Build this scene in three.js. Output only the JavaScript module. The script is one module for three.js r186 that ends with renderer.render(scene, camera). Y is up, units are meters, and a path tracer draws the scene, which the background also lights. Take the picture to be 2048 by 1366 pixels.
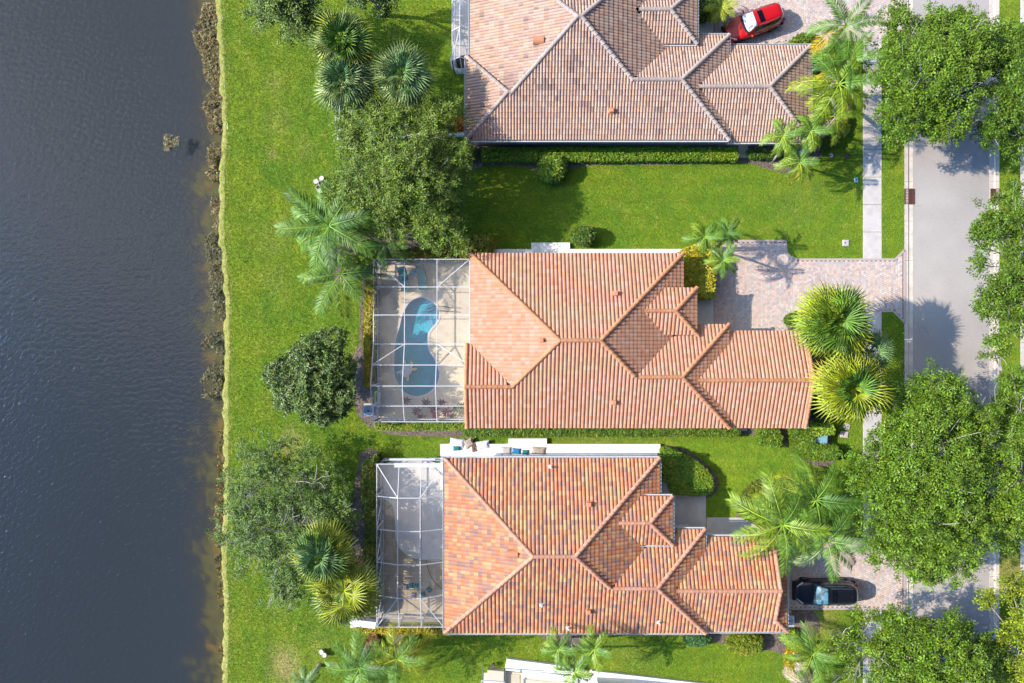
import * as THREE from 'three';
import { mergeGeometries } from 'three/addons/utils/BufferGeometryUtils.js';
import { RoundedBoxGeometry } from 'three/addons/geometries/RoundedBoxGeometry.js';
import { Sky } from 'three/addons/objects/Sky.js';

// ---------- camera, sky, sun, exposure ----------
const S = 26, H = 52;                                   // photo pixels per metre on the ground, camera height
const scene = new THREE.Scene();
const camera = new THREE.PerspectiveCamera(2 * Math.atan(683 / S / H) * 180 / Math.PI, 2048 / 1366, 0.5, 600);
camera.position.set(0, H, 0); camera.up.set(0, 0, -1); camera.lookAt(0, 0, 0);
const renderer = new THREE.WebGLRenderer();
renderer.toneMapping = THREE.LinearToneMapping; renderer.toneMappingExposure = 1.64;
renderer.shadowMap.enabled = true;
const SUN = new THREE.Vector3(-1, 0.7, -0.06).normalize();
const sky = new Sky(); sky.name = 'sky'; sky.scale.setScalar(500);
const su = sky.material.uniforms;
su.sunPosition.value.copy(SUN); su.turbidity.value = 5.5; su.rayleigh.value = 0.7; su.mieCoefficient.value = 0.004; su.mieDirectionalG.value = 0.8;
su.cloudCoverage.value = 0.4; su.cloudDensity.value = 0.45; su.cloudScale.value = 0.0003; su.cloudElevation.value = 0.5;
scene.add(sky); scene.environmentIntensity = 0.3;
const sun = new THREE.DirectionalLight(0xffedd6, 4.3); sun.name = 'sun';
sun.position.copy(SUN).multiplyScalar(120); sun.castShadow = true; sun.shadow.radius = 1;
Object.assign(sun.shadow.camera, { left: -60, right: 60, top: 60, bottom: -60, near: 1, far: 260 }); sun.shadow.mapSize.set(4096, 4096);
scene.add(sun, sun.target);

// ---------- helpers ----------
let seed = 7;
const rnd = () => { seed = (seed + 0x6d2b79f5) | 0; let t = Math.imul(seed ^ (seed >>> 15), 1 | seed); t = (t + Math.imul(t ^ (t >>> 7), 61 | t)) ^ t; return ((t ^ (t >>> 14)) >>> 0) / 4294967296; };
const rr = (a, b) => a + (b - a) * rnd();
const pick = (a) => a[Math.floor(rnd() * a.length)];
const V = (x, y, z) => new THREE.Vector3(x, y, z);
const X = (px, h = 0) => (px - 1024) / S * (H - h) / H, Z = (py, h = 0) => (py - 683) / S * (H - h) / H;
const P = (px, py, h = 0) => V(X(px, h), h, Z(py, h));  // point at height h that stands at pixel (px, py) of the photograph
const lerp = (a, b, t) => a + (b - a) * t, clamp = (x, a = 0, b = 1) => Math.min(b, Math.max(a, x)), sstep = (a, b, x) => { const t = clamp((x - a) / (b - a)); return t * t * (3 - 2 * t); };
const hash = (x, y) => { let h = Math.imul(x | 0, 374761393) + Math.imul(y | 0, 668265263) | 0; h = Math.imul(h ^ (h >>> 13), 1274126177); return ((h ^ (h >>> 16)) >>> 0) / 4294967296; };
function noise(x, y, wrap = 0) {
  const ix = Math.floor(x), iy = Math.floor(y), fx = x - ix, fy = y - iy, u = fx * fx * (3 - 2 * fx), v = fy * fy * (3 - 2 * fy);
  const w = wrap ? (k) => ((k % wrap) + wrap) % wrap : (k) => k;
  return lerp(lerp(hash(w(ix), w(iy)), hash(w(ix + 1), w(iy)), u), lerp(hash(w(ix), w(iy + 1)), hash(w(ix + 1), w(iy + 1)), u), v);
}
const fbm = (x, y) => 0.5 * noise(x, y) + 0.3 * noise(x * 2.1 + 9, y * 2.1) + 0.2 * noise(x * 4.3, y * 4.3 + 5);
const used = new Map();
const numbered = (n) => { const k = used.get(n) || 0; used.set(n, k + 1); return k ? n + '_' + String(k).padStart(3, '0') : n; };
function tag(o, label, category, group) { o.userData.label = label; if (category) o.userData.category = category; if (group) o.userData.group = group; return o; }
function thing(name, label, category, pos = [0, 0, 0], turn = 0, group) {
  const g = new THREE.Group(); g.name = numbered(name); g.position.set(...pos); g.rotation.y = turn; scene.add(g); return tag(g, label, category, group);
}
function struct(o, label) { o.userData.kind = 'structure'; if (label) o.userData.label = label; return o; }
function mesh(name, geo, mat, parent = scene) {
  const m = new THREE.Mesh(geo, mat); m.name = parent === scene ? numbered(name) : name; m.castShadow = m.receiveShadow = true; parent.add(m); return m;
}
const clean = (g, uv) => { if (g.index) g = g.toNonIndexed(); for (const k of Object.keys(g.attributes)) if (k !== 'position' && k !== 'normal' && !(uv && k === 'uv')) g.deleteAttribute(k); return g; };
const join = (gs, uv) => mergeGeometries(gs.map((g) => clean(g, uv)));
const box = (w, h, d, x = 0, y = 0, z = 0, ry = 0) => { const g = new THREE.BoxGeometry(w, h, d); if (ry) g.rotateY(ry); return g.translate(x, y, z); };
const rbox = (w, h, d, r, x = 0, y = 0, z = 0, ry = 0) => { const g = new RoundedBoxGeometry(w, h, d, 2, r); if (ry) g.rotateY(ry); return g.translate(x, y, z); };
const cyl = (r0, r1, h, x = 0, y = 0, z = 0, n = 16) => new THREE.CylinderGeometry(r0, r1, h, n).translate(x, y, z);
function beam(a, b, w = 0.05, h = 0.05) {
  const d = b.clone().sub(a), g = new THREE.BoxGeometry(w, h, d.length());
  g.applyMatrix4(new THREE.Matrix4().lookAt(V(0, 0, 0), d, Math.abs(d.y) > 0.99 * d.length() ? V(1, 0, 0) : V(0, 1, 0)));
  return g.translate((a.x + b.x) / 2, (a.y + b.y) / 2, (a.z + b.z) / 2);
}
function geoOf(pos, idx, col) {
  const g = new THREE.BufferGeometry(); g.setAttribute('position', new THREE.Float32BufferAttribute(pos, 3));
  if (idx) g.setIndex(idx); if (col) g.setAttribute('color', new THREE.Float32BufferAttribute(col, 3)); g.computeVertexNormals(); return g;
}
function tube(pts, r0, r1, sides = 7, n = 10, wobble = 0) {            // tapered tube through points
  const c = new THREE.CatmullRomCurve3(pts), pos = [], idx = [], up = V(0.3, 0.9, 0.2);
  for (let i = 0; i <= n; i++) {
    const t = i / n, p = c.getPoint(t), d = c.getTangent(t), s = V().crossVectors(d, Math.abs(d.dot(up)) > 0.95 ? V(1, 0, 0) : up).normalize(), q = V().crossVectors(d, s), r = lerp(r0, r1, t) * (1 + wobble * Math.sin(i * 2.7));
    for (let k = 0; k < sides; k++) { const a = k / sides * 6.2832; pos.push(p.x + r * (s.x * Math.cos(a) + q.x * Math.sin(a)), p.y + r * (s.y * Math.cos(a) + q.y * Math.sin(a)), p.z + r * (s.z * Math.cos(a) + q.z * Math.sin(a))); }
  }
  for (let i = 0; i < n; i++) for (let k = 0; k < sides; k++) { const a = i * sides + k, b = i * sides + (k + 1) % sides; idx.push(a, b, a + sides, b, b + sides, a + sides); }
  return geoOf(pos, idx);
}
const quad = (a, b, c, d) => geoOf([a, b, c, d].flatMap((p) => [p.x, p.y, p.z]), [0, 1, 2, 0, 2, 3]);
const pts = (list, h = 0) => list.map(([x, y]) => [X(x, h), Z(y, h)]);  // pixel list to metres on the ground
function shapeOf(poly, holes = []) {
  const s = new THREE.Shape(poly.map(([x, z]) => new THREE.Vector2(x, -z)));
  for (const h of holes) s.holes.push(new THREE.Path(h.map(([x, z]) => new THREE.Vector2(x, -z))));
  return s;
}
const sheet = (poly, y, holes) => new THREE.ShapeGeometry(shapeOf(poly, holes)).rotateX(-Math.PI / 2).translate(0, y, 0);
const slab = (poly, y0, y1, holes, bevel = 0) => new THREE.ExtrudeGeometry(shapeOf(poly, holes), { depth: y1 - y0 - 2 * bevel, bevelEnabled: bevel > 0, bevelSize: bevel, bevelThickness: bevel, bevelOffset: -bevel, bevelSegments: 1 }).rotateX(-Math.PI / 2).translate(0, y0 + bevel, 0);
const rectP = (x0, y0, x1, y1) => [[x0, y0], [x1, y0], [x1, y1], [x0, y1]];
function smooth(list, n = 6) { const c = new THREE.CatmullRomCurve3(list.map(([x, y]) => V(x, 0, y)), true); return c.getPoints(list.length * n).slice(0, -1).map((p) => [p.x, p.z]); }
function inPoly(x, z, poly) { let c = false; for (let i = 0, j = poly.length - 1; i < poly.length; j = i++) { const [xi, zi] = poly[i], [xj, zj] = poly[j]; if (zi > z !== zj > z && x < (xj - xi) * (z - zi) / (zj - zi) + xi) c = !c; } return c; }
function edgeDist(x, z, poly) { let m = 1e9; for (let i = 0, j = poly.length - 1; i < poly.length; j = i++) { const [ax, az] = poly[j], [bx, bz] = poly[i], dx = bx - ax, dz = bz - az, t = clamp(((x - ax) * dx + (z - az) * dz) / (dx * dx + dz * dz || 1)); m = Math.min(m, Math.hypot(x - ax - t * dx, z - az - t * dz)); } return m; }
const bounds = (poly) => poly.reduce((b, [x, z]) => [Math.min(b[0], x), Math.min(b[1], z), Math.max(b[2], x), Math.max(b[3], z)], [1e9, 1e9, -1e9, -1e9]);
const C = (r, g, b) => new THREE.Color().setRGB(r, g, b);
const std = (r, g, b, rough = 0.8, more = {}) => new THREE.MeshStandardMaterial({ color: C(r, g, b), roughness: rough, side: THREE.DoubleSide, ...more });
// a tiling texture: fn(u, v in 0..1, pixel x, y) -> linear colour
function tex(w, h, size, fn, srgb = true) {
  const d = new Uint8Array(w * h * 4), g = (c) => Math.round(255 * clamp(srgb ? (c <= 0.0031308 ? 12.92 * c : 1.055 * Math.pow(c, 1 / 2.4) - 0.055) : c));
  for (let y = 0, o = 0; y < h; y++) for (let x = 0; x < w; x++, o += 4) { const c = fn(x / w, y / h, x, y); d[o] = g(c[0]); d[o + 1] = g(c[1]); d[o + 2] = g(c[2]); d[o + 3] = 255; }
  const t = new THREE.DataTexture(d, w, h); t.wrapS = t.wrapT = THREE.RepeatWrapping; t.magFilter = THREE.LinearFilter; t.minFilter = THREE.LinearMipmapLinearFilter; t.generateMipmaps = true;
  if (srgb) t.colorSpace = THREE.SRGBColorSpace; t.repeat.set(1 / size[0], 1 / size[1]); t.needsUpdate = true; return t;
}
// ---------- shared materials ----------
const grainTex = (base, amp, size = 4, blotch = 0.1, n = 256) => tex(n, n, [size, size], (u, v, x, y) => { const k = 1 + amp * (hash(x, y + 77) - 0.5) * 2 + blotch * (noise(u * 8, v * 8, 8) + 0.6 * noise(u * 24, v * 24, 24) - 0.8) * 2; return base.map((c) => c * k); });
const M = {
  white: std(0.58, 0.6, 0.62, 0.45), whiteWall: std(0.8, 0.79, 0.76, 0.85), cream: std(0.62, 0.55, 0.42, 0.85), tan: std(0.7, 0.62, 0.5, 0.85), soffit: std(0.6, 0.58, 0.54, 0.8),
  slabWhite: new THREE.MeshStandardMaterial({ map: grainTex([0.8, 0.79, 0.76], 0.05, 5, 0.04), roughness: 0.85 }),
  concrete: new THREE.MeshStandardMaterial({ map: grainTex([0.54, 0.52, 0.5], 0.1, 4, 0.1), roughness: 0.9 }),
  kerb: new THREE.MeshStandardMaterial({ map: grainTex([0.58, 0.53, 0.46], 0.1, 3, 0.12), roughness: 0.9 }),
  entry: new THREE.MeshStandardMaterial({ map: grainTex([0.6, 0.59, 0.53], 0.06, 3, 0.06), roughness: 0.8 }),
  deck: new THREE.MeshStandardMaterial({ map: grainTex([0.6, 0.52, 0.39], 0.06, 4, 0.09), roughness: 0.85 }),
  bark: new THREE.MeshStandardMaterial({ color: C(0.26, 0.235, 0.21), roughness: 0.95 }), paleBark: std(0.42, 0.39, 0.35, 0.9), shaft: std(0.16, 0.24, 0.06, 0.6),
  screen: new THREE.MeshStandardMaterial({ color: C(0.45, 0.45, 0.44), roughness: 0.9, transparent: true, opacity: 0.11, side: THREE.DoubleSide }),
  metal: std(0.5, 0.52, 0.54, 0.5, { metalness: 0.3 }), dark: std(0.02, 0.02, 0.025, 0.5), black: std(0.008, 0.009, 0.012, 0.6),
  terracotta: std(0.56, 0.25, 0.13, 0.8), pvc: std(0.75, 0.74, 0.72, 0.6), stem: std(0.03, 0.035, 0.015, 1),
};
// ---------- the ground: lawns, lake, road, walks, drives, beds ----------
const FAR = 130;
const shorePx = [[440, -3000], [434, 0], [437, 60], [443, 150], [446, 270], [442, 350], [441, 480], [448, 560], [453, 620], [452, 700], [450, 790], [450, 850], [449, 950], [449, 1050], [446, 1130], [450, 1250], [447, 1366], [448, 4000]];
const shoreX = (z) => { const py = z * S + 683; for (let i = 1; i < shorePx.length; i++) if (py <= shorePx[i][1]) { const [a, b] = [shorePx[i - 1], shorePx[i]]; return X(lerp(a[0], b[0], (py - a[1]) / (b[1] - a[1])) + 2.5 * (noise(py / 18, 3) - 0.5) * 2); } return X(448); };
const poolPx = [[843, 595], [851, 597.6], [865, 604.6], [873.5, 613], [877.7, 624], [877, 635], [872.8, 645], [865, 654], [859, 661.6], [856, 670], [855.8, 684], [856, 692.5], [860.7, 706], [870.5, 720], [876, 734], [879, 748], [876, 762], [870.5, 773], [855, 786], [831.5, 792], [809, 784], [797, 769], [789, 747], [789, 722], [791, 690], [793, 677], [800, 653], [805, 632], [809.5, 621], [818, 607], [830, 598]];
const poolPoly = pts(smooth(poolPx, 3));
const beds = [
  [[930, 285], [930, 320], [944, 339], [968, 332], [1020, 331], [1053, 334], [1072, 344], [1086, 362], [1103, 366], [1120, 360], [1134, 341], [1172, 332], [1239, 329], [1300, 330], [1400, 328], [1474, 323], [1514, 331], [1549, 343], [1585, 346], [1632, 328], [1647, 298], [1654, 274], [1640, 90], [1590, 90], [1590, 285]],
  [[752, 862], [745, 856], [722, 840], [706, 800], [700, 720], [717, 690], [720, 600], [722, 560], [690, 562], [655, 560], [645, 530], [690, 480], [745, 465], [800, 455], [822, 470], [840, 488], [930, 500], [992, 495], [985, 520], [760, 524], [756, 842], [940, 842], [1480, 848], [1500, 868], [1330, 870], [1200, 871], [950, 873], [800, 871]],
  [[1480, 845], [1500, 868], [1530, 880], [1560, 884], [1580, 898], [1605, 920], [1640, 934], [1662, 930], [1676, 915], [1682, 900], [1664, 893], [1664, 848], [1650, 740], [1620, 640], [1600, 640], [1600, 845]],
  [[1316, 893], [1345, 892], [1380, 904], [1420, 934], [1439, 965], [1432, 985], [1412, 998], [1316, 992]],
  [[1472, 1036], [1478, 1000], [1500, 965], [1540, 951], [1580, 957], [1625, 985], [1650, 1020], [1645, 1062], [1560, 1078], [1480, 1066]],
  [[728, 1290], [735, 1270], [752, 1268], [764, 1284], [755, 1300], [738, 1302]], [[786, 1290], [790, 1266], [812, 1258], [836, 1268], [836, 1296], [812, 1310], [794, 1306]],
  [[1080, 1262], [1180, 1262], [1170, 1292], [1130, 1300], [1095, 1286]], [[1370, 1258], [1590, 1258], [1600, 1330], [1625, 1370], [1600, 1370], [1565, 1310], [1530, 1300], [1480, 1310], [1450, 1290]],
  [[1565, 1212], [1625, 1222], [1640, 1250], [1625, 1275], [1565, 1262]], [[722, 905], [756, 900], [756, 1232], [722, 1240], [700, 1170], [705, 1050]], [[590, 1010], [640, 1000], [650, 1035], [600, 1050]],
  [[1570, 628], [1600, 622], [1640, 640], [1640, 700], [1600, 662], [1575, 660]], [[690, 1010], [726, 1000], [726, 1060], [690, 1050]],
];
const drives = [
  [[1427, 500], [1470, 482], [1571, 482], [1573, 504], [1580, 514], [1594, 519], [1790, 519], [1809, 500], [1809, 645], [1786, 622], [1640, 622], [1582, 627], [1571, 640], [1574, 664], [1427, 668]],
  [[1426, -140], [1809, -140], [1809, 62], [1790, 80], [1600, 82], [1560, 86], [1535, 100], [1426, 100]],
  [[1560, 1084], [1640, 1072], [1790, 1084], [1809, 1062], [1809, 1242], [1788, 1217], [1560, 1217]],
];
const walkRuns = [[80, 519], [622, 1082], [1217, 1560]];
// which ground is lawn, as a small picture in ground pixels / 2
const maskCanvas = document.createElement('canvas'); maskCanvas.width = 1024; maskCanvas.height = 683;
const mc = maskCanvas.getContext('2d'); mc.fillStyle = '#fff'; mc.fillRect(0, 0, 1024, 683); mc.fillStyle = '#000';
const cut = (poly) => { mc.beginPath(); poly.forEach(([x, y], i) => (i ? mc.lineTo(x / 2, y / 2) : mc.moveTo(x / 2, y / 2))); mc.closePath(); mc.fill(); };
[...beds, ...drives].forEach(cut);
walkRuns.forEach(([a, b]) => cut(rectP(1725, a, 1764, b)));
cut(rectP(1808, -10, 1999, 1400)); cut(rectP(2040, -10, 2080, 1400)); cut([[0, 0], ...shorePx.slice(1, -1).map(([x, y]) => [x + 6, y]), [0, 1366]]);
cut(rectP(752, 520, 945, 846)); cut(rectP(945, 497, 1600, 848)); cut(rectP(756, 920, 890, 1245)); cut(rectP(885, 886, 1560, 1244)); cut(rectP(935, 0, 1600, 290)); cut(rectP(905, 0, 940, 145)); cut([[975, 1366], [1012, 1320], [1170, 1338], [1380, 1366]]);
const maskData = mc.getImageData(0, 0, 1024, 683).data;
const isLawn = (px, py) => px >= 0 && py >= 0 && px < 2048 && py < 1366 && maskData[((py >> 1) * 1024 + (px >> 1)) * 4] > 128;
// patches of dry grass: [pixel x, y, radius, strength]
const dry = [[570, 1330, 34, 0.9], [585, 890, 30, 0.55], [590, 905, 14, 0.5], [548, 165, 20, 0.3], [545, 310, 12, 0.45], [555, 245, 26, 0.25], [610, 300, 20, 0.2], [1960, 1200, 40, 0.7], [2020, 1150, 40, 0.8], [640, 1290, 30, 0.2], [740, 600, 16, 0.5], [770, 610, 14, 0.5], [520, 1100, 22, 0.35], [540, 480, 30, 0.2], [545, 560, 26, 0.2], [1640, 1245, 40, 0.5], [1660, 1270, 30, 0.4], [1250, 1330, 60, 0.15], [1300, 880, 50, 0.15], [1180, 880, 60, 0.25], [920, 885, 40, 0.3], [1600, 395, 50, 0.12], [560, 1200, 30, 0.15]];
const lawnTex = tex(1536, 1024, [2048 / S, 1366 / S], (u, v, x, y) => {
  const px = u * 2048, py = (1 - v) * 1366, n1 = fbm(px / 70, py / 70), n2 = fbm(px / 19 + 40, py / 19), n3 = noise(px / 4.5, py / 4.5), g = hash(x, y);
  let yel = clamp(0.5 + 1.1 * (n1 - 0.5) + 0.9 * (n2 - 0.5) + (px < 520 ? 0.18 : 0) + (px > 850 ? -0.05 : 0)), d = 0;
  for (const [a, b, r, k] of dry) { const q = Math.hypot(px - a, (py - b) * 0.8) / r; if (q < 1.6) d = Math.max(d, k * sstep(1.5, 0.2, q + 0.9 * (n2 - 0.5) + 0.7 * (n3 - 0.5))); }
  d = clamp(d + 0.35 * sstep(0.72, 0.86, n2 + 0.35 * (g - 0.5)));
  const k = (0.58 + 0.52 * g + 0.26 * (n3 - 0.5)) * (1 + 0.05 * Math.sign(Math.sin(px < 700 ? px / 6.2 : py / 5.4)) * (0.4 + n1)), c = [lerp(0.115, 0.215, yel), lerp(0.24, 0.305, yel), lerp(0.006, 0.007, yel)];
  return [lerp(c[0], 0.36, d) * k, lerp(c[1], 0.3, d) * k, lerp(c[2], 0.1, d) * k];
});
lawnTex.wrapS = lawnTex.wrapT = THREE.MirroredRepeatWrapping; lawnTex.offset.set(0.5, 0.5);
const lawnBump = tex(256, 256, [6, 6], (u, v, x, y) => { const h = 0.6 * hash(x, y) + 0.4 * noise(u * 64, v * 64, 64); return [h, h, h]; }, false);
M.lawn = new THREE.MeshStandardMaterial({ map: lawnTex, bumpMap: lawnBump, bumpScale: 0.05, roughness: 0.95 });
const soilTex = (a, b) => tex(512, 512, [6, 6], (u, v, x, y) => { const n = noise(u * 40, v * 40, 40), n2 = noise(u * 110, v * 110, 110), g = hash(x, y), t = clamp(0.5 * n + 0.6 * n2 - 0.05), k = 0.45 + 0.75 * g; return a.map((c, i) => lerp(c, b[i], t) * k); });
M.mulch = new THREE.MeshStandardMaterial({ map: soilTex([0.12, 0.08, 0.06], [0.3, 0.25, 0.21]), bumpMap: lawnBump, bumpScale: 0.08, roughness: 1 });
const shoreEdge = []; for (let py = -3000; py <= 4000; py += py > -40 && py < 1400 ? 7 : 200) shoreEdge.push([shoreX(Z(py)), Z(py)]);
const leftLawn = [...shoreEdge.map(([x, z]) => [x + 0.3, z]), [X(1809), Z(4000)], [X(1809), Z(-3000)]];
struct(mesh('lawn', sheet(leftLawn, 0, [poolPoly.slice().reverse()]), M.lawn), 'sunlit green lawn from the lake edge round the houses to the street');
struct(mesh('lawn', sheet(pts([[1998, -3000], [5200, -3000], [5200, 4000], [1998, 4000]]), 0), M.lawn), 'lawn strip across the street, right of the far kerb');
// beds
const bedNames = ['mulch bed along the south side of the top house', 'mulch bed round the pool cage and along the middle house', 'mulch bed with the blue utility box beside the garage', 'teardrop mulch bed by the front walk of the lower house', 'palm island mulch bed beside the lower house', 'small round mulch ring of the left palm at the bottom', 'small round mulch ring of the yellowing palm at the bottom', 'mulch patch under the three palms south of the lower house', 'mulch bed along the south east corner of the lower house', 'dark mulch patch beside the garage corner of the lower house', 'mulch strip under the tall hedge by the lower pool cage', 'bare soil patch under the sprawling oak', 'mulch edge round the clipped shrub by the middle drive', 'bare brown soil beside the tall hedge'];
beds.forEach((b, i) => struct(mesh('mulch_bed', sheet(pts(smooth(b, 2)), 0.012 + i * 0.0012), M.mulch), bedNames[i]));
// the bank and the lake
{
  const pos = [], idx = [], W = [[0.34, 0.006], [0.05, -0.03], [-0.2, -0.22], [-0.36, -0.55]];
  shoreEdge.forEach(([x, z], i) => { W.forEach(([dx, y]) => pos.push(x + dx + (y > 0 ? 0.5 * (noise(i * 0.45, 4) - 0.25) : 0.16 * (noise(i * 0.7, 1) - 0.5)), y, z)); if (i) for (let k = 0; k < 3; k++) { const a = (i - 1) * 4 + k; idx.push(a, a + 1, a + 4, a + 1, a + 5, a + 4); } });
  const g = geoOf(pos, idx); g.setAttribute('uv', new THREE.Float32BufferAttribute(pos.flatMap((_, i) => (i % 3 ? [] : [pos[i], pos[i + 2]])), 2));
  struct(mesh('bank', g, new THREE.MeshStandardMaterial({ map: tex(256, 256, [5, 5], (u, v, x, y) => { const n = noise(u * 20, v * 20, 20), k = 0.55 + 0.7 * hash(x, y); const m2 = clamp(0.5 * n + 0.7 * (noise(u * 60, v * 60, 60) - 0.2)); return [lerp(0.14, 0.42, m2) * k, lerp(0.2, 0.36, m2) * k, lerp(0.015, 0.12, m2) * k]; }), bumpMap: lawnBump, bumpScale: 0.06, roughness: 1, side: THREE.DoubleSide })), 'pale dry grass bank along the lake edge');
  const zs = [], WL = -0.38;
  for (let z = -FAR; z < Z(-30); z += 6) zs.push(z); for (let z = Z(-30); z < Z(1396); z += 0.125) zs.push(z); for (let z = Z(1396); z <= FAR; z += 6) zs.push(z);
  const us = []; for (let u = 0; u < 18.4; u += 0.125) us.push(u); for (let u = 19; u < 260; u += 7) us.push(u);
  const waves = []; for (let i = 0; i < 34; i++) { const lam = 0.24 * Math.pow(2.8, rnd()), a = 1.12 + (rnd() + rnd() - 1) * 1.1; waves.push([Math.cos(a) * 6.2832 / lam, Math.sin(a) * 6.2832 / lam, rnd() * 6.2832, 0.002 * lam]); }
  const wp = [], wn = [], bp = [], bc = [], ix = [], bix = [], nu = us.length;
  zs.forEach((z, j) => {
    const sx = shoreX(z);
    us.forEach((u, i) => {
      const x = sx - 0.02 - u, gust = 0.55 + 0.9 * noise(x * 0.12 + 3, z * 0.12), calm = sstep(0, 2.5, u) * 0.75 + 0.25; let y = 0, dx = 0, dz = 0;
      if (u < 18.4 && z > -27 && z < 27) for (const [kx, kz, ph, am] of waves) { const q = kx * x + kz * z + ph + 0.7 * noise(x * 0.5, z * 0.5); y += am * Math.sin(q); dx += am * kx * Math.cos(q); dz += am * kz * Math.cos(q); }
      const k = gust * calm; wp.push(x, WL + y * k, z); const l = Math.hypot(dx * k, 1, dz * k); wn.push(-dx * k / l, 1 / l, -dz * k / l);
      const n = fbm(x * 0.55, z * 0.55), n2 = noise(x * 2.6, z * 2.6), weed = sstep(0.5, 0.64, n * 0.75 + n2 * 0.25 + 0.34 * sstep(3.6, 0.4, u + 2.2 * (n - 0.5)) - 0.14), rust = sstep(0.6, 0.72, noise(x * 1.1 + 30, z * 0.8)) * sstep(3, 1, u);
      const shallow = sstep(4.2 + 3 * (n - 0.5), 0.3, u);
      bp.push(x, -0.45 - 2.4 * (1 - Math.exp(-0.13 * u)), z);
      const c = [0.02, 0.027, 0.036]; const mixc = (q, w) => { for (let m = 0; m < 3; m++) c[m] = lerp(c[m], q[m], w); };
      mixc([0.05, 0.038, 0.014], shallow * (0.45 + 0.5 * n2)); mixc([0.1, 0.085, 0.02], weed * shallow * (0.4 + 0.6 * n2)); mixc([0.22, 0.12, 0.015], rust * 0.5 * n2);
      bc.push(...c);
      const a = j * nu + i; if (i && j) ix.push(a, a - 1, a - nu, a - 1, a - nu - 1, a - nu); if (i > 1 && j > 1 && i % 2 === 0 && j % 2 === 0) bix.push(a, a - 2, a - 2 * nu, a - 2, a - 2 * nu - 2, a - 2 * nu);
    });
  });
  struct(mesh('lake_bed', geoOf(bp, bix, bc), new THREE.MeshStandardMaterial({ vertexColors: true, roughness: 1, side: THREE.DoubleSide })), 'brown lake bed with weed patches under the shallows');
  const wg = new THREE.BufferGeometry(); wg.setAttribute('position', new THREE.Float32BufferAttribute(wp, 3)); wg.setAttribute('normal', new THREE.Float32BufferAttribute(wn, 3)); wg.setIndex(ix); wg.setAttribute('uv', new THREE.Float32BufferAttribute(wp.flatMap((_, i) => (i % 3 ? [] : [wp[i], wp[i + 2]])), 2));
  const ripple = tex(1024, 1024, [18, 18], (u, v) => { const h = 0.5 * noise(80 * u + 160 * v, -80 * u + 40 * v, 40) + 0.3 * noise(120 * u + 160 * v + 7, -120 * u + 80 * v, 40) + 0.2 * noise(160 * u + 320 * v, -200 * u + 80 * v + 3, 40); return [h, h, h]; }, false);
  struct(mesh('lake_water', wg, new THREE.MeshPhysicalMaterial({ color: C(0.86, 0.88, 0.86), roughness: 0.1, bumpMap: ripple, bumpScale: 0.02, transmission: 1, thickness: 0, ior: 1.33, side: THREE.DoubleSide })), 'dark rippled lake water');
}
// road with kerbs
M.road = new THREE.MeshStandardMaterial({ map: tex(1024, 1024, [24, 24], (u, v, x, y) => {
  const n = noise(u * 6, v * 6, 6) * 0.6 + noise(u * 22, v * 22, 22) * 0.4, g = hash(x, y), ck = Math.abs(noise(u * 17 + 2, v * 17, 17) - 0.5) < 0.006 && noise(u * 7, v * 7 + 3, 7) > 0.62 ? 0.5 : 1, k = (0.86 + 0.26 * g + 0.28 * (n - 0.5)) * ck * (g > 0.994 ? 0.5 : 1);
  return [0.4 * k, 0.378 * k, 0.352 * k];
}), roughness: 0.92 });
struct(mesh('road', sheet(pts([[1825, -3000], [1981, -3000], [1981, 4000], [1825, 4000]]), -0.05), M.road), 'pale grey asphalt street');
const crackMat = std(0.09, 0.08, 0.07, 1);
for (const [side, x0, x1, label] of [[1, 1809, 1826.5, 'pale concrete kerb and gutter on the house side of the street'], [-1, 1980, 1998.5, 'pale concrete kerb and gutter on the far side of the street']]) {
  const kg = new THREE.Group(); kg.name = numbered('kerb'); scene.add(kg); struct(kg, label);
  const w = X(x1) - X(x0), prof = [[0, -0.2], [0, 0.02], [w * 0.42, 0.012], [w * 0.5, -0.05], [w * 0.62, -0.055], [w, -0.04], [w, -0.2]];
  const sec = new THREE.ExtrudeGeometry(new THREE.Shape(prof.map(([x, y]) => new THREE.Vector2(side > 0 ? x : -x, y))), { depth: 3.02, bevelEnabled: false });
  for (let z = -27.5; z < 27; z += 3.04) { const m = mesh('kerb_section', sec, M.kerb, kg); m.position.set(side > 0 ? X(x0) : X(x1), 0.002 * Math.round(rnd() * 2), z); }
}
for (const [px, label] of [[1818, 'rusty iron drain grate in the kerb on the house side'], [1990, 'rusty iron drain grate in the kerb on the far side']]) {
  const g = thing('drain_grate', label, 'drain grate', [X(px), 0.03, Z(393)]), w = 0.66, l = 1.15, rust = std(0.1, 0.04, 0.03, 0.8);
  mesh('frame', join([box(0.05, 0.05, l, -w / 2), box(0.05, 0.05, l, w / 2), box(w + 0.05, 0.05, 0.05, 0, 0, l / 2), box(w + 0.05, 0.05, 0.05, 0, 0, -l / 2), box(w, 0.01, l, 0, -0.03)]), rust, g);
  for (let i = 0; i < 9; i++) mesh('bar', box(w - 0.06, 0.03, 0.05, 0, 0.002, (i - 4) * l / 9.6), rust, g);
  mesh('rib', box(0.05, 0.034, l - 0.06, 0, 0.004, 0), rust, g);
}
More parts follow.
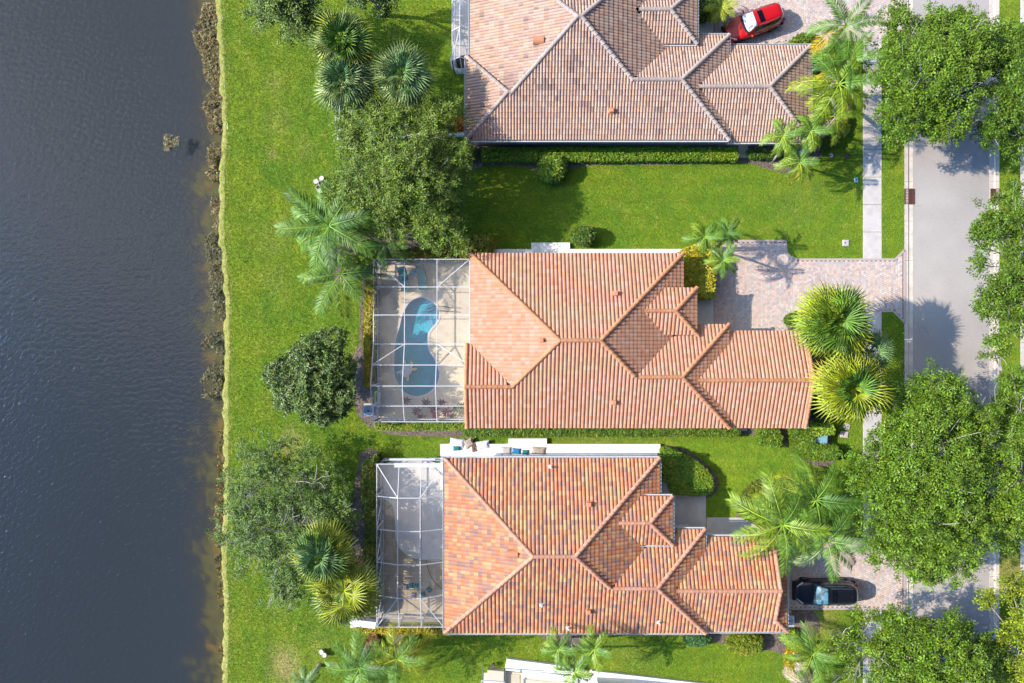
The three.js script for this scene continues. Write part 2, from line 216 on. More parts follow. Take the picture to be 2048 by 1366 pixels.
// sidewalks of single slabs
for (const [x0, x1, runs, label] of [[1726, 1763, walkRuns, 'white concrete sidewalk on the house side'], [2041, 2079, [[-60, 1430]], 'white concrete sidewalk across the street']]) {
  const g = new THREE.Group(); g.name = numbered('sidewalk'); scene.add(g); struct(g, label);
  for (const [a, b] of runs) { const n = Math.max(1, Math.round((b - a) / 54)), L = (b - a) / n; for (let i = 0; i < n; i++) mesh('paving_slab', slab(pts(rectP(x0, a + i * L + 0.35, x1, a + (i + 1) * L - 0.35)), -0.06, 0.03 + 0.004 * rnd(), [], 0.008), M.concrete, g); }
}
// paved drives: a sand base and rows of pavers
const paverGeo = new RoundedBoxGeometry(0.168, 0.05, 0.168, 1, 0.012), paverMat = std(1, 1, 1, 0.9);
const paverTones = [[0.5, 0.39, 0.35], [0.53, 0.44, 0.385], [0.44, 0.4, 0.39], [0.55, 0.41, 0.34], [0.49, 0.46, 0.42], [0.43, 0.36, 0.35], [0.58, 0.48, 0.4]];
const driveLabels = ['pink and grey block paved drive of the middle house', 'pink and grey block paved drive of the top house', 'pink and grey block paved drive of the lower house'];
drives.forEach((d, k) => {
  const g = new THREE.Group(); g.name = numbered('driveway'); scene.add(g); struct(g, driveLabels[k]);
  const poly = pts(d), [x0, z0, x1, z1] = bounds(poly);
  mesh('sand_base', sheet(poly, 0.016), std(0.2, 0.17, 0.15, 1), g);
  const at = [], tone = []; let row = 0;
  for (let x = x0; x < x1; x += 0.176, row++) for (let z = Math.max(z0, -27.5) - (row % 2) * 0.088; z < Math.min(z1, 27.5); z += 0.176) if (inPoly(x, z, poly) && edgeDist(x, z, poly) > 0.1) {
    at.push([x, 0.016 + rnd() * 0.006, z]); const blot = noise(x * 0.9, z * 0.9), t = paverTones[Math.floor(clamp(0.55 * rnd() + 0.55 * blot - 0.05) * 6.99)], m = rr(0.95, 1.25); tone.push(C(t[0] * m, t[1] * m, t[2] * m));
  }
  const im = new THREE.InstancedMesh(paverGeo, paverMat, at.length), mat = new THREE.Matrix4(); im.name = 'paver'; im.userData.kind = 'stuff'; im.castShadow = im.receiveShadow = true;
  at.forEach((p, i) => { im.setMatrixAt(i, mat.makeTranslation(...p)); im.setColorAt(i, tone[i]); }); g.add(im);
  const pl = poly, border = []; for (let i = 0; i < pl.length; i++) { const a = pl[i], b = pl[(i + 1) % pl.length], l = Math.hypot(b[0] - a[0], b[1] - a[1]); if (l > 0.3) border.push(beam(V(a[0], 0.022, a[1]), V(b[0], 0.022, b[1]), 0.16, 0.05)); }
  const bm = mesh('border_course', join(border), std(0.44, 0.37, 0.35, 0.9), g); bm.position.y = 0.003;
});
// ---------- the houses: hipped barrel-tile roofs over plastered walls ----------
const SL = 0.4;
const faceH = (b, f, x, z) => b.he + SL * (f === 'S' ? b.z1 - z : f === 'N' ? z - b.z0 : f === 'W' ? x - b.x0 : b.x1 - x);
const within = (b, x, z, e = 1e-6) => x >= b.x0 - e && x <= b.x1 + e && z >= b.z0 - e && z <= b.z1 + e;
const bodyH = (b, x, z) => { if (!within(b, x, z)) return -99; let m = 1e9; for (const f of b.faces) m = Math.min(m, faceH(b, f, x, z)); return m; };
const body = (x0, y0, x1, y1, he, faces) => ({ x0: X(x0, he), z0: Z(y0, he), x1: X(x1, he), z1: Z(y1, he), he, faces: faces.split('') });
function buildHouse({ label, bodies, col, row, palette, caps, wallMat, gutter, stain, doors }) {
  const house = thing('house', label, 'house');
  const union = (x, z) => bodies.reduce((m, b) => Math.max(m, bodyH(b, x, z)), -99);
  // field that is positive where face f of body i is what shows from above
  const same = (i, f) => bodies.map((o, j) => j).filter((j) => bodies[j].faces.includes(f) && Math.abs(faceH(bodies[j], f, 0, 0) - faceH(bodies[i], f, 0, 0)) < 1e-4);
  const field = (i, f) => { const b = bodies[i], flush = same(i, f); return (x, z) => { const h = faceH(b, f, x, z); let own = -99; for (const j of flush) { const o = bodies[j]; let m = Math.min(x - o.x0, o.x1 - x, z - o.z0, o.z1 - z); for (const q of o.faces) if (q !== f) m = Math.min(m, faceH(o, q, x, z) - h); own = Math.max(own, m); } bodies.forEach((o, j) => { if (!flush.includes(j)) own = Math.min(own, h - bodyH(o, x, z) + (j < i ? -1e-3 : 1e-3)); }); return own; }; };
  // walls and eaves
  const walls = [], soffits = [], fascia = [];
  for (const b of bodies) {
    const w = 0.45 + 0.005 * bodies.indexOf(b), x0 = b.x0 + w, x1 = b.x1 - w, z0 = b.z0 + w, z1 = b.z1 - w, top = b.he - 0.12;
    walls.push(box(x1 - x0, top, z1 - z0, (x0 + x1) / 2, top / 2 + 0.002 * bodies.indexOf(b), (z0 + z1) / 2));
    soffits.push(box(b.x1 - b.x0 - 0.06, 0.05, b.z1 - b.z0 - 0.06, (b.x0 + b.x1) / 2, b.he - 0.13 - 0.003 * bodies.indexOf(b), (b.z0 + b.z1) / 2));
    for (const [e, f] of [['N', 'E'], ['S', 'W']]) for (const side of [e, f]) {                 // gable triangles where a side has no slope
      if (b.faces.includes(side) || side === 'N' || side === 'S') continue;
      const x = side === 'E' ? x1 + 0.25 : x0 - 0.25, zm = (b.z0 + b.z1) / 2, hr = b.he + SL * (b.z1 - b.z0) / 2 - 0.12;
      walls.push(geoOf([x, top - 0.1, z0, x, top - 0.1, z1, x, hr, zm], [0, 1, 2]));
    }
  }
  mesh('wall', join(walls), wallMat, house); mesh('soffit', join(soffits), M.soffit, house);
  // roof: deck cells, then tiles
  const roof = new THREE.Group(); roof.name = 'roof'; house.add(roof);
  const P0 = [], C0 = [], I0 = [], whole = [], deck = [];
  const NU = 6, prof = (t) => (t < 0.78 ? 0.06 * Math.pow(Math.sin(Math.PI * t / 0.78), 0.55) : -0.016);
  const us = [0, 0.05, 0.18, 0.39, 0.6, 0.73, 0.78, 1];
  const clipTri = (a, b, c, fld, out) => {                              // keeps the part of a triangle where the field is positive
    const v = [a, b, c], d = v.map((p) => fld(p[0], p[2])); if (d.every((q) => q < 0)) return;
    const poly = []; for (let k = 0; k < 3; k++) { const p = v[k], q = v[(k + 1) % 3], dp = d[k], dq = d[(k + 1) % 3]; if (dp >= 0) poly.push(p); if (dp >= 0 !== dq >= 0) { const t = dp / (dp - dq); poly.push([lerp(p[0], q[0], t), lerp(p[1], q[1], t), lerp(p[2], q[2], t)]); } }
    for (let k = 2; k < poly.length; k++) out.push(poly[0], poly[k - 1], poly[k]);
  };
  const axes = { S: [1, 0, 0, -1], N: [1, 0, 0, 1], W: [0, 1, 1, 0], E: [0, 1, -1, 0] };
  const localTile = (f) => {                                            // one whole tile: along the eave, then up the slope
    const [ux, uz, vx, vz] = axes[f], p = [], ix = [];
    const at = (u, v, y) => p.push(ux * u * col + vx * v, y + SL * v, uz * u * col + vz * v);
    for (const u of us) { at(u, 0, prof(u) + 0.04); at(u, row * 1.1, prof(u) + 0.006); }
    for (const u of us) { at(u, 0, prof(u) + 0.04); at(u, 0, prof(u) - 0.02); }
    const n = us.length; for (let k = 0; k + 1 < n; k++) for (const o of [0, 2 * n]) ix.push(o + 2 * k, o + 2 * k + 2, o + 2 * k + 1, o + 2 * k + 1, o + 2 * k + 2, o + 2 * k + 3);
    return { p, ix };
  };
  const tiles = {}; for (const f of 'NSEW') tiles[f] = localTile(f);
  bodies.forEach((b, i) => {
    for (const f of b.faces) {
      const flush = same(i, f); if (flush[0] !== i) continue;
      const fld = field(i, f), [ux, uz, vx, vz] = axes[f], ns = f === 'N' || f === 'S', u0 = Math.min(...flush.map((j) => (ns ? bodies[j].x0 : bodies[j].z0))), u1 = Math.max(...flush.map((j) => (ns ? bodies[j].x1 : bodies[j].z1))), eave = f === 'S' ? b.z1 : f === 'N' ? b.z0 : f === 'W' ? b.x0 : b.x1;
      const depth = ns ? (b.z1 - b.z0) : (b.x1 - b.x0), g0 = Math.floor(u0 / col) * col;
      for (let v = 0; v < depth; v += row) for (let u = g0; u < u1; u += col) {
        const ox = ns ? u : eave + vx * v, oz = ns ? eave + vz * v : u;
        if (Math.abs(ox + vx * row / 2) > 60 || oz < -29 || oz > 29) continue;
        let inside = 0, n = 0; for (const a of [0, 0.5, 1]) for (const c of [0.02, 0.5, 1]) { n++; if (fld(ox + ux * a * col + vx * c * row, oz + uz * a * col + vz * c * row) >= 0) inside++; }
        if (!inside) continue;
        const y = b.he + SL * v + rr(-0.004, 0.004), tone = palette(ox, oz, f), T = tiles[f];
        if (v === 0 || inside) deck.push([fld, [ox, y - 0.03, oz], [ox + ux * col, y - 0.03, oz + uz * col], [ox + ux * col + vx * row, y - 0.03 + SL * row, oz + uz * col + vz * row], [ox + vx * row, y - 0.03 + SL * row, oz + vz * row]]);
        if (inside === n) { whole.push({ x: ox, y, z: oz, f, tone, d: Math.hypot(ox, oz) }); continue; }
        const out = []; for (let k = 0; k < T.ix.length; k += 3) { const q = [0, 1, 2].map((m) => { const o = T.ix[k + m] * 3; return [T.p[o] + ox, T.p[o + 1] + y, T.p[o + 2] + oz]; }); clipTri(...q, fld, out); }
        for (const q of out) { I0.push(P0.length / 3); P0.push(...q); C0.push(...tone.c); }
      }
    }
  });
  whole.sort((a, b) => a.d - b.d);
  const unit = {}; for (const f of 'NSEW') unit[f] = geoOf(tiles[f].p, tiles[f].ix);
  const mats = new Map();
  whole.forEach((t, k) => {
    if (k < 300) { if (!mats.has(t.tone.k)) mats.set(t.tone.k, std(...t.tone.base, 0.75)); const m = mesh('roof_tile', unit[t.f], mats.get(t.tone.k), roof); m.position.set(t.x, t.y, t.z); return; }
    const o = P0.length / 3, T = tiles[t.f]; for (let q = 0; q < T.p.length; q += 3) { P0.push(T.p[q] + t.x, T.p[q + 1] + t.y, T.p[q + 2] + t.z); C0.push(...t.tone.c); } for (const q of T.ix) I0.push(o + q);
  });
  const fieldMesh = mesh('roof_tile', geoOf(P0, I0, C0), new THREE.MeshStandardMaterial({ vertexColors: true, roughness: 0.75, side: THREE.DoubleSide }), roof); fieldMesh.userData.kind = 'stuff';
  const dp = []; for (const [fld, a, b, c, d] of deck) { const o = []; clipTri(a, b, c, fld, o); clipTri(a, c, d, fld, o); for (const q of o) dp.push(...q); }
  mesh('underlay', geoOf(dp), std(0.1, 0.055, 0.04, 1), roof);
  // ridge and hip tiles along every line where the roof peaks
  const capGeo = (() => { const p = [], ix = [], n = 7, L = 0.44; for (const [s, r] of [[0, 0.15], [1, 0.132]]) for (let k = 0; k <= n; k++) { const a = Math.PI * k / n; p.push(r * Math.cos(a), r * 0.85 * Math.sin(a) + (s ? -0.004 : 0.016), s * L); } for (let k = 0; k < n; k++) ix.push(k, k + n + 1, k + 1, k + 1, k + n + 1, k + n + 2); const e = p.length / 3; for (let k = 0; k <= n; k++) { const a = Math.PI * k / n; p.push(0.155 * Math.cos(a), 0.155 * 0.85 * Math.sin(a) + 0.03, 0, 0.12 * Math.cos(a), 0.12 * 0.85 * Math.sin(a) + 0.005, 0); } for (let k = 0; k < n; k++) ix.push(e + 2 * k, e + 2 * k + 2, e + 2 * k + 1, e + 2 * k + 1, e + 2 * k + 2, e + 2 * k + 3); return geoOf(p, ix); })();
  const capMats = caps.map((c) => std(...c, 0.8));
  const run = (x0, z0, x1, z1, own) => {
    const L = Math.hypot(x1 - x0, z1 - z0), n = Math.max(1, Math.round(L / 0.385)), dx = (x1 - x0) / n, dz = (z1 - z0) / n, px = -dz / (L / n) * 0.2, pz = dx / (L / n) * 0.2;
    for (let k = 0; k < n; k++) {
      const ax = x0 + dx * k, az = z0 + dz * k, bx = ax + dx, bz = az + dz, mx = (ax + bx) / 2, mz = (az + bz) / 2, h = union(mx, mz);
      if (Math.abs(mz) > 28 || h - bodyH(bodies[own], mx, mz) > 0.01 || union(mx + px, mz + pz) > h - 0.03 || union(mx - px, mz - pz) > h - 0.03) continue;
      const ha = bodyH(bodies[own], ax + dx * 0.01, az + dz * 0.01), hb = bodyH(bodies[own], bx - dx * 0.01, bz - dz * 0.01), m = mesh('ridge_tile', capGeo, pick(capMats), roof);
      m.position.set(ax, ha + 0.02, az); m.lookAt(bx, hb + 0.02, bz); m.scale.z = Math.hypot(bx - ax, hb - ha, bz - az) / 0.4;
    }
  };
  bodies.forEach((b, i) => {
    const hx = (b.x1 - b.x0) / 2, hz = (b.z1 - b.z0) / 2, zm = (b.z0 + b.z1) / 2, hw = b.faces.includes('W') ? hz : 0, he = b.faces.includes('E') ? hz : 0;
    run(b.x0 + hw, zm, b.x1 - he, zm, i);
    if (hw) { run(b.x0, b.z0, b.x0 + hw, zm, i); run(b.x0, b.z1, b.x0 + hw, zm, i); }
    if (he) { run(b.x1, b.z0, b.x1 - he, zm, i); run(b.x1, b.z1, b.x1 - he, zm, i); }
    for (const [side, x, s] of [['W', b.x0, 1], ['E', b.x1, -1]]) if (!b.faces.includes(side)) {       // rake tiles down a gable end
      for (const z of [b.z0, b.z1]) { const n = Math.round(hz / 0.4); for (let k = 0; k < n; k++) { const za = lerp(z, zm, k / n), zb = lerp(z, zm, (k + 1) / n), h = bodyH(b, x + s * 0.05, (za + zb) / 2); if (union(x + s * 0.05, (za + zb) / 2) > h + 0.02) continue; if (union(x - s * 0.3, (za + zb) / 2) > h - 0.05) continue; const m = mesh('rake_tile', capGeo, pick(capMats), roof), ya = b.he + SL * Math.abs(za - z), yb = b.he + SL * Math.abs(zb - z); m.position.set(x + s * 0.06, ya, za); m.lookAt(x + s * 0.06, yb, zb); m.scale.z = Math.hypot(yb - ya, zb - za) / 0.4; } }
    }
  });
  // gutters along the open eaves
  bodies.forEach((b, i) => {
    for (const f of b.faces) {
      const ns = f === 'N' || f === 'S', a0 = ns ? b.x0 : b.z0, a1 = ns ? b.x1 : b.z1, e = f === 'S' ? b.z1 : f === 'N' ? b.z0 : f === 'W' ? b.x0 : b.x1, s = f === 'S' || f === 'E' ? 1 : -1; let from = null;
      const flush = (to) => { if (from === null || to - from < 0.25) { from = null; return; } const L = to - from, m = (from + to) / 2, y = b.he - 0.07; const put = (w, h, off, yy) => (ns ? box(L, h, w, m, yy, e + s * off) : box(w, h, L, e + s * off, yy, m));
        mesh('fascia', put(0.03, 0.18, -0.02, y - 0.03), M.white, house);
        if (gutter && from !== undefined) mesh('gutter', join([put(0.012, 0.12, 0.125, y), put(0.1, 0.012, 0.07, y - 0.06), put(0.03, 0.014, 0.118, y + 0.062)]), M.white, house); from = null; };
      for (let a = a0; a <= a1 + 0.001; a += 0.05) { const x = ns ? a : e - s * 0.06, z = ns ? e - s * 0.06 : a, free = union(x, z) - bodyH(b, x, z) < 0.012 && !bodies.some((o, j) => j < i && o.faces.includes(f) && Math.abs(faceH(o, f, x, z) - faceH(b, f, x, z)) < 1e-3 && within(o, x, z)); if (free && from === null) from = a; if (!free && from !== null) flush(a); if (a + 0.05 > a1 && from !== null) flush(a1); }
    }
  });
  // a few windows and doors in the walls that face the garden and street
  for (const [x, z, w, h, y, side, kind] of doors || []) {
    const g = new THREE.Mesh(join([box(w, 0.08, 0.08, 0, h / 2), box(w, 0.08, 0.08, 0, -h / 2), box(0.08, h, 0.08, -w / 2), box(0.08, h, 0.08, w / 2)]), M.white); g.name = kind; g.castShadow = g.receiveShadow = true; house.add(g);
    g.position.set(x, y, z); g.rotation.y = { S: 0, N: Math.PI, E: Math.PI / 2, W: -Math.PI / 2 }[side];
    if (kind === 'garage_door') for (let k = 0; k < 4; k++) mesh('panel', rbox(w - 0.1, h / 4 - 0.03, 0.05, 0.01, 0, -h / 2 + h / 8 + k * h / 4, 0), M.whiteWall, g);
    else mesh(kind === 'door' ? 'leaf' : 'pane', box(w - 0.1, h - 0.1, 0.02), kind === 'door' ? std(0.2, 0.1, 0.05, 0.6) : std(0.03, 0.04, 0.05, 0.1), g);
  }
  return { house, roof, union };
}
const vary = (list, m = 0.14) => (x, z) => { const k = Math.floor(rnd() * list.length), b = list[k], q = 1 + m * (rnd() - 0.5) * 2; return { k, base: b, c: b.map((v) => v * q) }; };
const roofVent = (union, px, py, h, w, d, hh, parent, name = 'roof_vent') => { const p = P(px, py, h), y = union(p.x, p.z); const m = mesh(name, w > 0.6 ? join([new THREE.CylinderGeometry(hh, hh, w, 12, 1, false, -Math.PI / 2, Math.PI).rotateZ(Math.PI / 2).rotateX(-Math.PI / 2), box(w, 0.06, d, 0, -0.02)]) : join([rbox(w, hh, d, 0.03, 0, hh / 2, 0), box(w * 1.3, 0.03, d * 1.3, 0, 0.02)]), M.terracotta, parent); m.position.set(p.x, y + 0.06, p.z); return m; };
const pipeVent = (union, px, py, h, parent) => { const p = P(px, py, h), y = union(p.x, p.z); const m = mesh('vent_pipe', join([cyl(0.055, 0.055, 0.5, 0, 0.2, 0, 10), cyl(0.13, 0.16, 0.06, 0, 0.08, 0, 10)]), M.pvc, parent); m.position.set(p.x, y, p.z); };
// top house, pale weathered tiles
const h1tones = [[0.465, 0.31, 0.224], [0.446, 0.306, 0.237], [0.484, 0.356, 0.262], [0.419, 0.275, 0.215], [0.474, 0.288, 0.189], [0.465, 0.351, 0.271], [0.4, 0.279, 0.228], [0.493, 0.329, 0.224]];
const h1 = buildHouse({
  label: 'house with pale pinkish beige tiled roof beside the red car', col: 0.218, row: 0.35, caps: [[0.4, 0.34, 0.29], [0.44, 0.37, 0.32], [0.38, 0.32, 0.29]], wallMat: M.tan, gutter: true,
  bodies: [body(940, -135, 1362, 280, 3, 'NSWE'), body(1150, 70, 1458, 280, 3, 'NSE'), body(932, 112, 1120, 280, 3, 'NSW'), body(1220, -28, 1394, 88, 3.6, 'NSE'), body(1300, 91, 1621, 284, 2.62, 'NSE')],
  palette: (x, z) => { const k = Math.floor(rnd() * h1tones.length), b = h1tones[k], q = rr(0.9, 1.1), px = x * 28.5 + 1024, py = z * 28.5 + 683, moss = sstep(0.5, 0.72, 0.6 * noise(x * 2.2, z * 2.2) + 0.4 * noise(x * 6, z * 6) + 0.34 * sstep(70, 10, px - 935) * sstep(130, 230, py) + 0.08 * sstep(150, 60, Math.hypot(px - 1090, py - 175)) - 0.16); return { k, base: b, c: b.map((v, i) => lerp(v * q, [0.2, 0.14, 0.12][i], moss * 0.7)) }; },
  doors: [[X(1200, 0), Z(280, 3) - 0.42, 1.4, 1.1, 1.5, 'S', 'window'], [X(1330, 0), Z(280, 3) - 0.42, 1.2, 1.1, 1.5, 'S', 'window'], [X(1050, 0), Z(280, 3) - 0.42, 1.6, 1.1, 1.5, 'S', 'window'], [X(1480, 2.6), Z(91, 2.62) + 0.42, 4.6, 2.1, 1.1, 'N', 'garage_door']],
});
roofVent(h1.union, 1077, 76, 5.4, 0.75, 0.55, 0.3, h1.roof); roofVent(h1.union, 1224, 218, 4.2, 0.32, 0.3, 0.28, h1.roof);
mesh('downspout', join([box(0.08, 2.8, 0.06, X(955, 0), 1.5, Z(280, 3) - 0.36)]), M.white, h1.house);
// middle house, salmon tiles
const h2tones = [[0.515, 0.264, 0.154], [0.506, 0.281, 0.181], [0.534, 0.289, 0.181], [0.506, 0.234, 0.127], [0.524, 0.315, 0.219], [0.534, 0.272, 0.154], [0.488, 0.255, 0.154]];
const h2 = buildHouse({
  label: 'house with salmon tiled roof and gable end, beside the screened blue pool', col: 0.278, row: 0.305, caps: [[0.52, 0.24, 0.11], [0.54, 0.27, 0.13], [0.48, 0.22, 0.11]], wallMat: M.cream, gutter: false,
  bodies: [body(940, 506, 1367, 856, 3, 'NSWE'), body(1150, 648, 1458, 856, 3, 'NSE'), body(932, 687, 1120, 856, 3, 'NS'), body(1220, 575, 1394, 670, 3.6, 'NSE'), body(1300, 661, 1612, 856, 2.62, 'NS')],
  palette: vary(h2tones, 0.07),
  doors: [[X(1470, 2.6) + 0.4, Z(661, 2.62) + 0.42, 4.6, 2.1, 1.1, 'N', 'garage_door'], [X(939, 3) + 0.42, Z(600), 3.4, 2.2, 1.15, 'W', 'window'], [X(939, 3) + 0.42, Z(720), 1.6, 2.2, 1.15, 'W', 'window'], [X(1394, 3.6) - 0.42, Z(622, 3), 1.1, 2.2, 1.15, 'E', 'door']],
});
for (const [x, y, h] of [[1231, 587, 4.3], [1228, 805, 4], [1083, 680, 5.3]]) roofVent(h2.union, x, y, h, 0.3, 0.28, 0.26, h2.roof);
// lower house, mixed orange, straw and mauve tiles
const h3tones = [[0.526, 0.22, 0.1], [0.517, 0.194, 0.092], [0.536, 0.29, 0.132], [0.526, 0.317, 0.152], [0.357, 0.198, 0.144], [0.395, 0.211, 0.152], [0.517, 0.238, 0.12], [0.508, 0.185, 0.084], [0.536, 0.264, 0.128], [0.31, 0.18, 0.14]];
const h3 = buildHouse({
  label: 'house with mixed orange, straw and mauve tiled roof beside the black car', col: 0.278, row: 0.311, caps: [[0.55, 0.28, 0.17], [0.58, 0.31, 0.2], [0.5, 0.25, 0.16]], wallMat: M.whiteWall, gutter: true,
  bodies: [body(889, 916, 1319, 1266, 3, 'NSWE'), body(1100, 1058, 1410, 1266, 3, 'NSE'), body(1180, 992, 1345, 1090, 3.6, 'NSE'), body(1290, 1073, 1548, 1263, 2.62, 'NS'), body(1300, 1073, 1574, 1263, 2.62, 'NSE')],
  palette: vary(h3tones, 0.1),
  doors: [[X(1574, 2.6) - 0.42, Z(1165, 2.6), 4.6, 2.1, 1.1, 'E', 'garage_door'], [X(889, 3) + 0.42, Z(1040), 3.4, 2.2, 1.15, 'W', 'window'], [X(889, 3) + 0.42, Z(1170), 2.4, 2.2, 1.15, 'W', 'window'], [X(1345, 3.6) - 0.42, Z(1042, 3), 1.1, 2.2, 1.15, 'E', 'door']],
});
roofVent(h3.union, 1025, 1109, 5.2, 0.75, 0.5, 0.28, h3.roof);
for (const [x, y, h] of [[1178, 1009, 4.4], [1177, 1224, 4]]) roofVent(h3.union, x, y, h, 0.3, 0.3, 0.3, h3.roof);
for (const [x, y, h] of [[1101, 934, 3.4], [1083, 1211, 4.2], [1318, 1246, 3.6], [1136, 1256, 3.3]]) pipeVent(h3.union, x, y, h, h3.roof);
// white side ledges, landings and front walks
const pad = (poly, y0, y1, mat, label, name = 'landing', cat = 'landing', r = 0.01) => struct(tag(mesh(name, slab(pts(poly, y1), y0, y1, [], r), mat), label), label);
pad([[985, 498], [1063, 498], [1063, 485], [1140, 485], [1140, 498], [1368, 498], [1368, 530], [985, 530]], 0, 0.3, M.slabWhite, 'white side ledge along the north side of the middle house', 'ledge');
pad([[881, 888], [1017, 888], [1017, 877], [1094, 877], [1094, 888], [1321, 888], [1321, 940], [881, 940]], 0, 0.3, M.slabWhite, 'white side ledge with cushions and cloths laid out to dry', 'ledge');
pad(rectP(1380, 593, 1427, 650), 0, 0.12, M.entry, 'pale entry slab at the front door of the middle house', 'entry_slab');
pad(rectP(1380, 40, 1426, 72), 0, 0.12, M.entry, 'pale entry slab at the front door of the top house', 'entry_slab');
pad([[1321, 962], [1345, 962], [1345, 985], [1358, 989], [1412, 989], [1412, 1080], [1321, 1080]], 0, 0.06, M.concrete, 'grey concrete front walk beside the teardrop hedge', 'front_walk');
pad([[1413, 1035], [1490, 1035], [1520, 1060], [1520, 1090], [1413, 1090]], 0, 0.05, M.concrete, 'concrete path along the garage of the lower house', 'front_walk');
pad(rectP(1477, 286, 1496, 315), 0, 0.08, M.cream, 'cream step pad between the hedges of the top house', 'step_pad');
pad(rectP(1475, 840, 1495, 862), 0, 0.1, M.cream, 'cream step pad at the garage side door of the middle house', 'step_pad');
// the neighbour at the bottom edge
{
  const g = thing('house', 'white flat topped garden walls and patio of a house cut off by the bottom edge', 'house');
  const w = (poly, y0, y1, mat, name) => mesh(name, slab(pts(poly, y1), y0, y1, [], 0.01), mat, g);
  w([[1014, 1318], [1169, 1338], [1166, 1352], [1048, 1341], [1046, 1345], [1010, 1341]], 0, 0.35, M.slabWhite, 'ledge'); w([[1049, 1341], [1172, 1356], [1172, 1352], [1184, 1342], [1480, 1376], [1478, 1402], [1046, 1354]], 0, 0.3, M.whiteWall, 'side_ledge');
  w([[968, 1346], [1010, 1343], [1200, 1358], [1200, 1520], [960, 1500]], 0, 0.06, M.cream, 'patio_base'); w([[975, 1340], [1008, 1343], [1006, 1420], [972, 1420]], 0, 0.5, M.cream, 'patio_wall'); w([[1008, 1347], [1040, 1350], [1040, 1420], [1006, 1420]], 0, 0.1, M.deck, 'patio_floor'); w([[1044, 1358], [1170, 1372], [1168, 1440], [1040, 1440]], 0, 0.12, M.cream, 'patio_floor');
  w([[1200, 1385], [1475, 1412], [1475, 1520], [1200, 1500]], 0, 2.6, M.whiteWall, 'wall');
  const a = P(963, 1361, 2.4), b = P(1010, 1364, 2.4); mesh('beam', beam(a, b, 0.07, 0.07), M.white, g); mesh('beam', beam(a, P(960, 1430, 2.4), 0.07, 0.07), M.white, g); for (const q of [a, b]) mesh('post', beam(q, V(q.x, 0, q.z), 0.06, 0.06), M.white, g);
  const st = P(986, 1332, 0.5); mesh('stake_light', join([cyl(0.13, 0.16, 0.22, st.x, 0.42, st.z, 8), cyl(0.03, 0.03, 0.4, st.x, 0.2, st.z, 6)]), std(0.16, 0.11, 0.08, 0.8), g);
}
